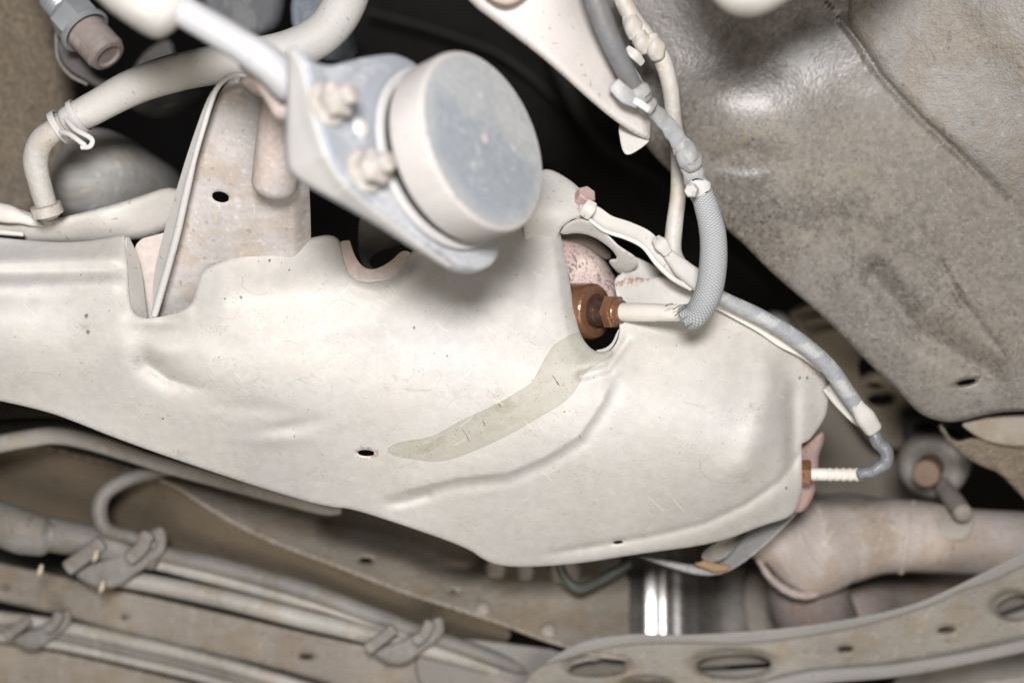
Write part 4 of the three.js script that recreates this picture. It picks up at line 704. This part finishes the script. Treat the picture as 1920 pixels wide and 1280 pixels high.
const pipe = thing('exhaust_pipe', 'pinkish rusted exhaust pipe joining from the right below the bush', 'exhaust pipe', [1650, 1010, .76]);
part('main_pipe', sweep([[1390, 1000, .745, 26], [1440, 1010, .748, 46], [1512, 1022, .752, 97], [1584, 1008, .756, 84], [1660, 1004, .758, 70], [1720, 1006, .760, 67], [1820, 1016, .765, 62], [2230, 1030, .775, 60]], { seg: 48, step: 8 }), M.pipe, pipe);
part('branch', sweep([[1500, 1010, .770, 66], [1508, 1070, .772, 70], [1520, 1130, .780, 76], [1545, 1200, .800, 76]], { seg: 40, step: 8 }), (M.branch = mat([.46, .385, .35], .6, { map: T_grime, bumpMap: T_grain, bumpScale: .0004 })), pipe);
part('weld_flange', sweep([[1420, 1046, .742, 5], [1446, 1084, .737, 7], [1482, 1110, .733, 8], [1518, 1116, .733, 8], [1552, 1100, .738, 7], [1576, 1086, .744, 5]], { flat: .8, seg: 16, ripple: (u, a) => 1 + .08 * Math.sin(u * 60) }), M.branch, pipe);
part('weld_seam', sweep([[1714, 940, .755, 3], [1706, 970, .741, 4], [1700, 1010, .7345, 4], [1696, 1045, .737, 5], [1690, 1072, .747, 7]], { seg: 12, ripple: (u, a) => 1 + .05 * Math.sin(u * 60) + .08 * Math.sin(u * 23 + 1) }), M.pipe, pipe);
part('patch', sheet({ out: [[1762, 940], [1800, 950], [1828, 958], [1832, 976], [1815, 1012], [1790, 1016], [1748, 1002]], d: (x, y) => .737 + .0000045 * (y - 1010) ** 2, t: .003, res: 5, bevel: .001, bevelPx: 5 }), (M.patch = mat([.44, .40, .36], .6, { ...dusty })), pipe);
part('rear_branch', sweep([[1560, 1150, .80, 46], [1600, 1138, .81, 50], [1660, 1122, .84, 50], [1790, 1096, .88, 46]], { seg: 28, step: 8 }), M.branch, pipe);
part('rear_shield', sheet({ out: [[1560, 1060], [1700, 1050], [2230, 1030], [2230, 1200], [1560, 1220]], d: (x, y) => .90 + (x - 1560) * .0001, t: .003, res: 10 }), M.floor, pipe);

const strapT = thing('retaining_strap', 'flat grey metal strap looping below the right end of the heat shield', 'strap', [1370, 1050, .69]);
part('band', sheet({ out: [[1180, 1038], [1250, 1050], [1300, 1060], [1346, 1058], [1366, 1044], [1394, 1006], [1424, 984], [1475, 970], [1504, 944], [1500, 958], [1450, 1010], [1397, 1054], [1357, 1077], [1313, 1080], [1263, 1067]], d: tps([[1190, 1040, .705], [1260, 1060, .70], [1340, 1074, .694], [1400, 1040, .688], [1400, 1000, .694], [1500, 950, .682]]), t: .002, res: 4, bevel: .001, bevelPx: 4 }), (M.strap = mat([.25, .25, .25], .45, { ...dusty })), strapT);
part('liner', sheet({ out: [[1310, 1042], [1345, 1014], [1420, 984], [1392, 1008], [1362, 1048], [1330, 1056]], d: () => .702, t: .002, res: 4 }), M.beam, strapT);
part('rubber_pad', sheet({ out: [[1299, 1058, 1], [1320, 1050, 1], [1376, 1062, 1], [1362, 1072, 1], [1340, 1074, 1]], d: () => .690, t: .003, res: 3, bevel: .0015, bevelPx: 4, smooth: 1 }), M.orange, strapT, 'orange rubber pad');
const flex = thing('flexible_joint', 'shiny ribbed metal cylinder below the heat shield and behind the bottom beam', 'pipe', [1290, 1120, .85]);
{
  const A = P(1236, 1230, .86), ax = V(.03, 1, -.32).normalize();
  let g = new THREE.CylinderGeometry(.046, .046, .10, 180, 24, true); const p = g.attributes.position;
  for (let i = 0; i < p.count; i++) { const a = Math.atan2(p.getX(i), p.getZ(i)), k = 1 + .009 * Math.cos(a * 22 + .9) ; p.setX(i, p.getX(i) * k); p.setZ(i, p.getZ(i) * k); }
  g.computeVertexNormals(); g.translate(0, .05, 0); g.applyQuaternion(new THREE.Quaternion().setFromUnitVectors(V(0, 1, 0), ax)); g.translate(A.x, A.y, A.z);
  part('ribbed_sleeve', g, M.chrome, flex);
  part('end_ring', turned(A.clone().addScaledVector(ax, -.012), ax, [[0, 48], [8, 50], [14, 48], [14, 36]], 60, .5), M.lineGrey, flex);
}
part('side_plate', sheet({ out: [[1425, 1060], [1450, 1100], [1440, 1150], [1470, 1200], [1400, 1200], [1395, 1080]], d: () => .84, t: .003, res: 6 }), M.rail, flex);
part('guard', sheet({ out: [[1340, 1075], [1400, 1060], [1446, 1100], [1440, 1150], [1450, 1200], [1335, 1200]], d: (x, y) => .845 + .000006 * (x - 1380) ** 2, t: .003, res: 6 }), M.hgrey, flex);

// ================================================================== BOTTOM: BEAM, FLOOR, RAILS, LINES
const bm = thing('crossmember', 'wide dusty steel beam with oval holes across the bottom right', 'beam', [1500, 1200, .74]);
const beamD = tps([[1000, 1270, .735], [1280, 1230, .728], [1600, 1200, .722], [1920, 1120, .715], [1280, 1300, .730], [1920, 1220, .722], [1600, 1280, .728]]);
const holeLip = [[1376, 1245, 72, 24], [1120, 1248, 55, 17], [1905, 1136, 40, 24], [1212, 1284, 44, 14]];
part('web', sheet({ out: [[960, 1330, 1], [985, 1268], [1015, 1246], [1050, 1226], [1095, 1206], [1200, 1192], [1280, 1196], [1350, 1194], [1480, 1182], [1616, 1162], [1717, 1138], [1784, 1108], [1851, 1076], [1925, 1038], [2230, 890, 1], [2230, 1130, 1], [1925, 1211], [1851, 1221], [1683, 1252], [1515, 1268], [1440, 1290], [1430, 1330, 1]], holes: [oval(1376, 1246, 70, 20, -.03), oval(1120, 1250, 53, 14, -.12), oval(1907, 1136, 38, 20, -.2), oval(1212, 1286, 44, 13, 0), oval(1585, 1217, 15, 5, -.05), oval(1775, 1181, 17, 5, -.1)],
  d: (x, y) => { let z = beamD(x, y); for (const [a, b, c, e] of holeLip) { const r = Math.hypot((x - a) / c, (y - b) / e); z += .005 * gau((r - .9) / .28); } return z + .001 * (fbm(x / 900, y / 900, 8, 3, 5) - .5); }, t: .003, res: 5, bevel: .003, bevelPx: 9 }), M.beam, bm);
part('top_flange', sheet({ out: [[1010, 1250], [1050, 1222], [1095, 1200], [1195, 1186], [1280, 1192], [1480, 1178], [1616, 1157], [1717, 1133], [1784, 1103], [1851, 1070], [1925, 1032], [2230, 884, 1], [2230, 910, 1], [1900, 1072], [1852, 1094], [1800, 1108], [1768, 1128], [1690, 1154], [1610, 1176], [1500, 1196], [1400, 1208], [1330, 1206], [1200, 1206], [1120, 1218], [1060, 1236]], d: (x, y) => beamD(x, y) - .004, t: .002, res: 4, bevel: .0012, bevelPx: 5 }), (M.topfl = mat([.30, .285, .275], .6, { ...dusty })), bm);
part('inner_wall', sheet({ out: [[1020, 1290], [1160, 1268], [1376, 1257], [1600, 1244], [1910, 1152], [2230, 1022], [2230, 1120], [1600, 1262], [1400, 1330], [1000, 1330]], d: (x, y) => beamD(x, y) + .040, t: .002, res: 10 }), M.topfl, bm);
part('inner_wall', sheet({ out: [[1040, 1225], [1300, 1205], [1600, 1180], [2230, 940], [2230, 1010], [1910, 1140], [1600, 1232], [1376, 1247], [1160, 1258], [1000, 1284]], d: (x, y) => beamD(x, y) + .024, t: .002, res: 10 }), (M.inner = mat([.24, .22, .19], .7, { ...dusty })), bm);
part('lower_lip', sweep([[1400, 1300, .725, 14], [1515, 1272, .724, 14], [1683, 1256, .721, 13], [1851, 1226, .717, 12], [2230, 1136, .710, 12]], { flat: .5 }), M.topfl, bm);
const under = single('floor_rail', 'dark grey rail glimpsed below the bottom beam at the lower right corner', 'rail', [1800, 1260, .78], sheet({ out: [[1690, 1240], [2230, 1190], [2230, 1330], [1660, 1330]], d: (x, y) => .80, t: .01, res: 8 }), M.rubberGrey, 'structure');
const under2 = single('undertray', 'pale undertray corner at the lower right edge', 'undertray', [1850, 1280, .74], sheet({ out: [[1760, 1300], [1860, 1268], [2230, 1250], [2230, 1330], [1740, 1330]], d: () => .735, t: .003, res: 8, bevel: .002, bevelPx: 8 }), M.beam);

const fold = [[-60, 800], [120, 846], [300, 888], [420, 972], [520, 1020], [640, 1064], [756, 1110], [860, 1142], [950, 1172], [1060, 1208], [1200, 1230]];
const flD = tps([[-60, 760, .80], [300, 840, .80], [640, 960, .79], [880, 1040, .785], [300, 890, .765], [520, 1015, .755], [756, 1105, .75], [950, 1165, .748], [1200, 1150, .76], [1200, 1060, .79], [700, 1060, .757], [1000, 1130, .76]]);
const tun = thing('tunnel_panel', 'brown folded tunnel panel with small holes running below the heat shield', 'panel', [640, 1040, .77]);
delete tun.userData.category; tun.userData.kind = 'structure';
part('panel', sheet({ out: [[-300, 680, 1], [240, 800], [640, 920], [880, 1000], [1150, 1010, 1], [1182, 1090, 1], [1184, 1240, 1], [1100, 1230], [1062, 1216], [1000, 1196], [950, 1176], [860, 1146], [756, 1114], [640, 1068], [520, 1024], [420, 976], [300, 896], [120, 850], [-300, 750]], holes: [oval(686, 1050, 15, 5, .05), oval(850, 1109, 10, 3.4, .1)], d: (x, y) => flD(x, y) + .014 * gau(Math.max(0, near([[640, 968], [760, 1000], [868, 1040]], x, y)[0] - 22) / 22) + .004 * gau((Math.hypot((x - 860) / 40, (y - 1066) / 8)) / 1), t: .003, res: 6, bevel: .003, bevelPx: 7 }), M.floor, tun);
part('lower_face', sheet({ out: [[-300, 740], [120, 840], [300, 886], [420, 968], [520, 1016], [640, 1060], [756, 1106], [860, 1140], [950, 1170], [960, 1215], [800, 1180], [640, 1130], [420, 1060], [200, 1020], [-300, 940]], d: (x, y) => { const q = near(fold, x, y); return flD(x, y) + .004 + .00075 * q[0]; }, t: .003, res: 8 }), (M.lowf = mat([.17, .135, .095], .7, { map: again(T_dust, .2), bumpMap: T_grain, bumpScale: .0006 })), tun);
for (const [x, y] of [[1028, 1183], [905, 1142]]) part('spot_weld', turned(P(x, y, flD(x, y) - .001), V(.1, .3, .9), [[-2, 5], [0, 5], [1.5, 3.4], [2, 0]], 20, 1), M.beam, tun);
for (const [x, w, h] of [[930, 40, 60], [985, 36, 70], [1060, 60, 60]]) part('rib', sheet({ out: [[x - w / 2, 1060 - 30], [x + w / 2, 1040], [x + w / 2, 1040 + h], [x - w / 2, 1050 + h]], d: () => .774, t: .012, res: 6, bevel: .006, bevelPx: 10 }), M.rail, tun);
single('drain_tube', 'thin dark greenish tube end under the low edge of the heat shield', 'tube', [1070, 1080, .73], sweep([[1046, 1050, .735, 9], [1058, 1080, .735, 9], [1084, 1102, .738, 10], [1120, 1090, .745, 9], [1180, 1056, .75, 9]], { seg: 16 }), (M.drain = mat([.10, .11, .10], .4, { ...dusty })));

const seamPipe = thing('rail_pipe', 'long pale pipe along the low edge of the heat shield from the left edge', 'pipe', [300, 870, .72]);
part('pipe', sweep([[-300, 880, .73, 16], [-50, 842, .725, 16], [30, 826, .722, 17], [100, 816, .720, 17], [160, 826, .719, 16], [300, 870, .717, 14], [450, 912, .716, 13], [560, 942, .716, 12], [612, 956, .717, 10], [636, 957, .719, 8]], { flat: .7, seg: 24 }), M.line, seamPipe);
single('shadow_strip', 'black strip standing in for the shadow over the long pale pipe at the left edge', 'seal', [60, 795, .76], sweep([[-50, 804, .76, 13], [40, 796, .76, 13], [120, 798, .76, 12], [190, 818, .76, 9]], { seg: 14 }), M.dark);  // black strip puts the shadow above the pipe into colour

const rail = thing('frame_rail', 'flat brown frame rail crossing the bottom left corner with small slots', 'rail', [350, 1160, .77]);
delete rail.userData.category; rail.userData.kind = 'structure';
const railD = tps([[-60, 1090, .775], [400, 1170, .765], [900, 1270, .752], [400, 1220, .765], [-60, 1130, .775]]);
part('web', sheet({ out: [[-300, 990, 1], [60, 1068], [200, 1098], [420, 1150], [640, 1200], [760, 1222], [900, 1252], [1010, 1290], [1000, 1340], [760, 1340], [640, 1288], [500, 1248], [380, 1222], [200, 1178], [100, 1150], [-300, 1060, 1]], holes: [oval(232, 1156, 8, 3.4), oval(575, 1231, 15, 4, .05), oval(8, 1102, 9, 3)], d: railD, t: .004, res: 6, bevel: .004, bevelPx: 8 }), M.rail, rail);
part('lower_web', sheet({ out: [[-300, 1140, 1], [60, 1210], [200, 1240], [380, 1284], [520, 1340, 1], [-300, 1340, 1]], d: (x, y) => .79, t: .004, res: 8, bevel: .003, bevelPx: 8 }), M.floor, rail);
part('end_plate', sheet({ out: [[790, 1200], [880, 1196], [960, 1206], [1080, 1222], [1060, 1290], [1000, 1340], [820, 1340], [770, 1260]], d: (x, y) => .752, t: .003, res: 6, bevel: .003, bevelPx: 8 }), (M.endp = mat([.25, .238, .222], .6, { ...dusty })), rail);
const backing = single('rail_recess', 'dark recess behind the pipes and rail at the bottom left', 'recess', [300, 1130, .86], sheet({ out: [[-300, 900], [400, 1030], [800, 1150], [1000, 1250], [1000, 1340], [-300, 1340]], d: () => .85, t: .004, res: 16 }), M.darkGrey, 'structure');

const bigH = thing('rubber_hose', 'fat grey hose ending in a bulge at the left edge above the rail', 'hose', [60, 1010, .74]);
part('hose', sweep([[-300, 890, .745, 38], [-70, 962, .742, 38], [-10, 978, .740, 40], [40, 996, .738, 42], [78, 1004, .738, 38], [100, 1004, .739, 24]], { seg: 30 }), M.rubberGrey, bigH);
part('pipe', sweep([[84, 1000, .744, 32], [130, 1008, .744, 32], [200, 1022, .744, 30], [290, 1044, .746, 26]], { seg: 26 }), M.hgrey, bigH);
const rod2 = thing('bent_rod', 'thin grey rod bent like a hook behind the pipe clip at lower left', 'rod', [200, 940, .74]);
part('rod', sweep([[330, 876, .745, 13], [280, 886, .745, 14], [226, 904, .744, 14], [192, 930, .742, 15], [186, 966, .740, 15], [198, 992, .738, 14], [240, 1006, .737, 14], [290, 1022, .738, 13]], { seg: 20 }), M.lineGrey, rod2);
const lines = [
  ['grey fuel pipe, topmost of the pipes crossing the lower left', M.lineGrey, [[280, 1036, .750, 18], [420, 1066, .750, 19], [560, 1104, .750, 19], [680, 1148, .750, 18], [780, 1184, .750, 16], [930, 1236, .752, 15], [1060, 1285, .765, 14]]],
  ['slim white pipe between the grey pipe and the thick white pipe', M.line, [[270, 1052, .748, 11], [380, 1078, .748, 12], [520, 1116, .748, 11], [640, 1150, .748, 8], [780, 1196, .748, 7], [960, 1262, .755, 6]]],
  ['thick white pipe lowest of the three above the rail', M.line, [[170, 1076, .752, 15], [250, 1088, .752, 17], [400, 1118, .751, 18], [560, 1158, .750, 18], [660, 1182, .749, 17], [730, 1200, .749, 16], [880, 1240, .752, 15], [1000, 1280, .765, 14]]],
];
for (const [l, m, p] of lines) part('pipe', sweep(p, { seg: 20, step: 8 }), m, thing('fuel_pipe', l, 'pipe', [p[2][0], p[2][1], p[2][2]], 'pipes crossing the lower left'));
const slim = ['upper slim pipe of the flat bundle at the bottom left edge', 'middle slim pipe of the flat bundle at the bottom left edge', 'lowest slim pipe of the flat bundle at the bottom left edge'];
[[0, 13, M.line], [20, 8, M.lineGrey], [36, 9, M.line]].forEach(([o, r, m], i) => part('pipe', sweep([[-300, 1098 + o, .777, r], [-60, 1150 + o, .775, r], [100, 1172 + o, .775, r], [250, 1204 + o, .774, r], [400, 1240 + o, .773, r], [640, 1310 + o, .772, r]], { seg: 16, step: 8 }), m, thing('brake_pipe', slim[i], 'pipe', [250, 1204 + o, .774], 'slim pipes of the flat bundle')));
function pipeClip(label, x, y, d, k) {
  const t = thing('pipe_clip', label, 'clip', [x, y, d], 'plastic pipe clips'), q = pts => pts.map(([a, b]) => [x + a * k, y + b * k]);
  part('body', sheet({ out: q([[-92, 26], [-60, 4], [-20, -6], [20, -30], [62, -66], [84, -62], [84, -18], [60, 2], [20, 30], [-10, 52], [-50, 52], [-70, 40]]), d: (a, b) => d + .00002 * (a - x), t: .008, res: 4, bevel: .003, bevelPx: 9 }), M.hgrey, t);
  part('jaw', sweep(q([[-100, 12], [-62, -16], [-40, -34]]).map(([a, b], i) => [a, b, d - .004, 15 * k]), { flat: .6, pow: 3.5, seg: 18 }), M.hgrey, t);
  part('jaw', sweep(q([[14, -6], [34, -22], [48, -50]]).map(([a, b]) => [a, b, d - .006, 14 * k]), { flat: .6, pow: 3.5, seg: 18 }), M.hgrey, t);
  return t;
}
pipeClip('large grey plastic clip gripping the pipes beside the hose bulge at lower left', 228, 1052, .735, 1);
pipeClip('grey plastic clip gripping the pipes near the bottom centre', 768, 1206, .738, .78);
pipeClip('grey plastic clip on the flat slim pipe bundle at the bottom left corner', 78, 1184, .765, .66);
for (const [l, x, y] of [['pale drip of sealant on the left jaw of the large pipe clip', 74, 1072], ['pale drip of sealant in the middle of the large pipe clip', 178, 1044], ['pale drip of sealant below the large pipe clip', 190, 1102]]) single('sealant_drip', l, 'sealant drip', [x, y, .728], sweep([[x + 3, y - 12, .727, 4], [x, y, .726, 6], [x - 3, y + 8, .728, 4]], { seg: 14 }), (M.drip ??= mat([.52, .46, .33], .5))).userData.group = 'sealant drips at the pipe clip';

// ================================================================== THE DARK BEHIND EVERYTHING
M.gloom = mat([.05, .047, .046], .7, { specularIntensity: .5, map: T_grime });  // dimness of the deep gap put into the wall and hose colour
const eb = thing('inner_wall', 'dim sheet metal wall with seams inside the black gap right of the round weight', 'inner wall', [980, 150, 1.0]);
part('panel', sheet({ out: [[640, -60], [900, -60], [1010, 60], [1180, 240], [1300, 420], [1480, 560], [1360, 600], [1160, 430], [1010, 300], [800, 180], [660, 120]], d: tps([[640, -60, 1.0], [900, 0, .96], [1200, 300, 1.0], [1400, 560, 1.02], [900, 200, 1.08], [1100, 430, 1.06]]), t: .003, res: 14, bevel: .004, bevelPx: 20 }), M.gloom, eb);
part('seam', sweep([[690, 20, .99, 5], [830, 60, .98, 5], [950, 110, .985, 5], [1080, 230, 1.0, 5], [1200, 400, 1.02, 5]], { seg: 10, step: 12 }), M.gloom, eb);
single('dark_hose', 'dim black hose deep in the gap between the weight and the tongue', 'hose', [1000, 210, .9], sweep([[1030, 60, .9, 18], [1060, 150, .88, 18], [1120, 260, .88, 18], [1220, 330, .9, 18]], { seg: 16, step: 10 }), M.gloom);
const voidT = single('dark_backing', 'dark sheet standing in for the unlit depth behind the exhaust and panels', 'engine bay', [960, 640, 2.1], (() => {
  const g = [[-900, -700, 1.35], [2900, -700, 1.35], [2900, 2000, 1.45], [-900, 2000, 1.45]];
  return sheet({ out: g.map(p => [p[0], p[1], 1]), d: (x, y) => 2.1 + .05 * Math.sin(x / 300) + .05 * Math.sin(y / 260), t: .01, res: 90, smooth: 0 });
})(), M.dark, 'structure');  // dark backing sheet added for the black of the deep gaps

for (const o of scene.children) if (o.userData.kind) delete o.userData.category;
renderer.render(scene, camera);
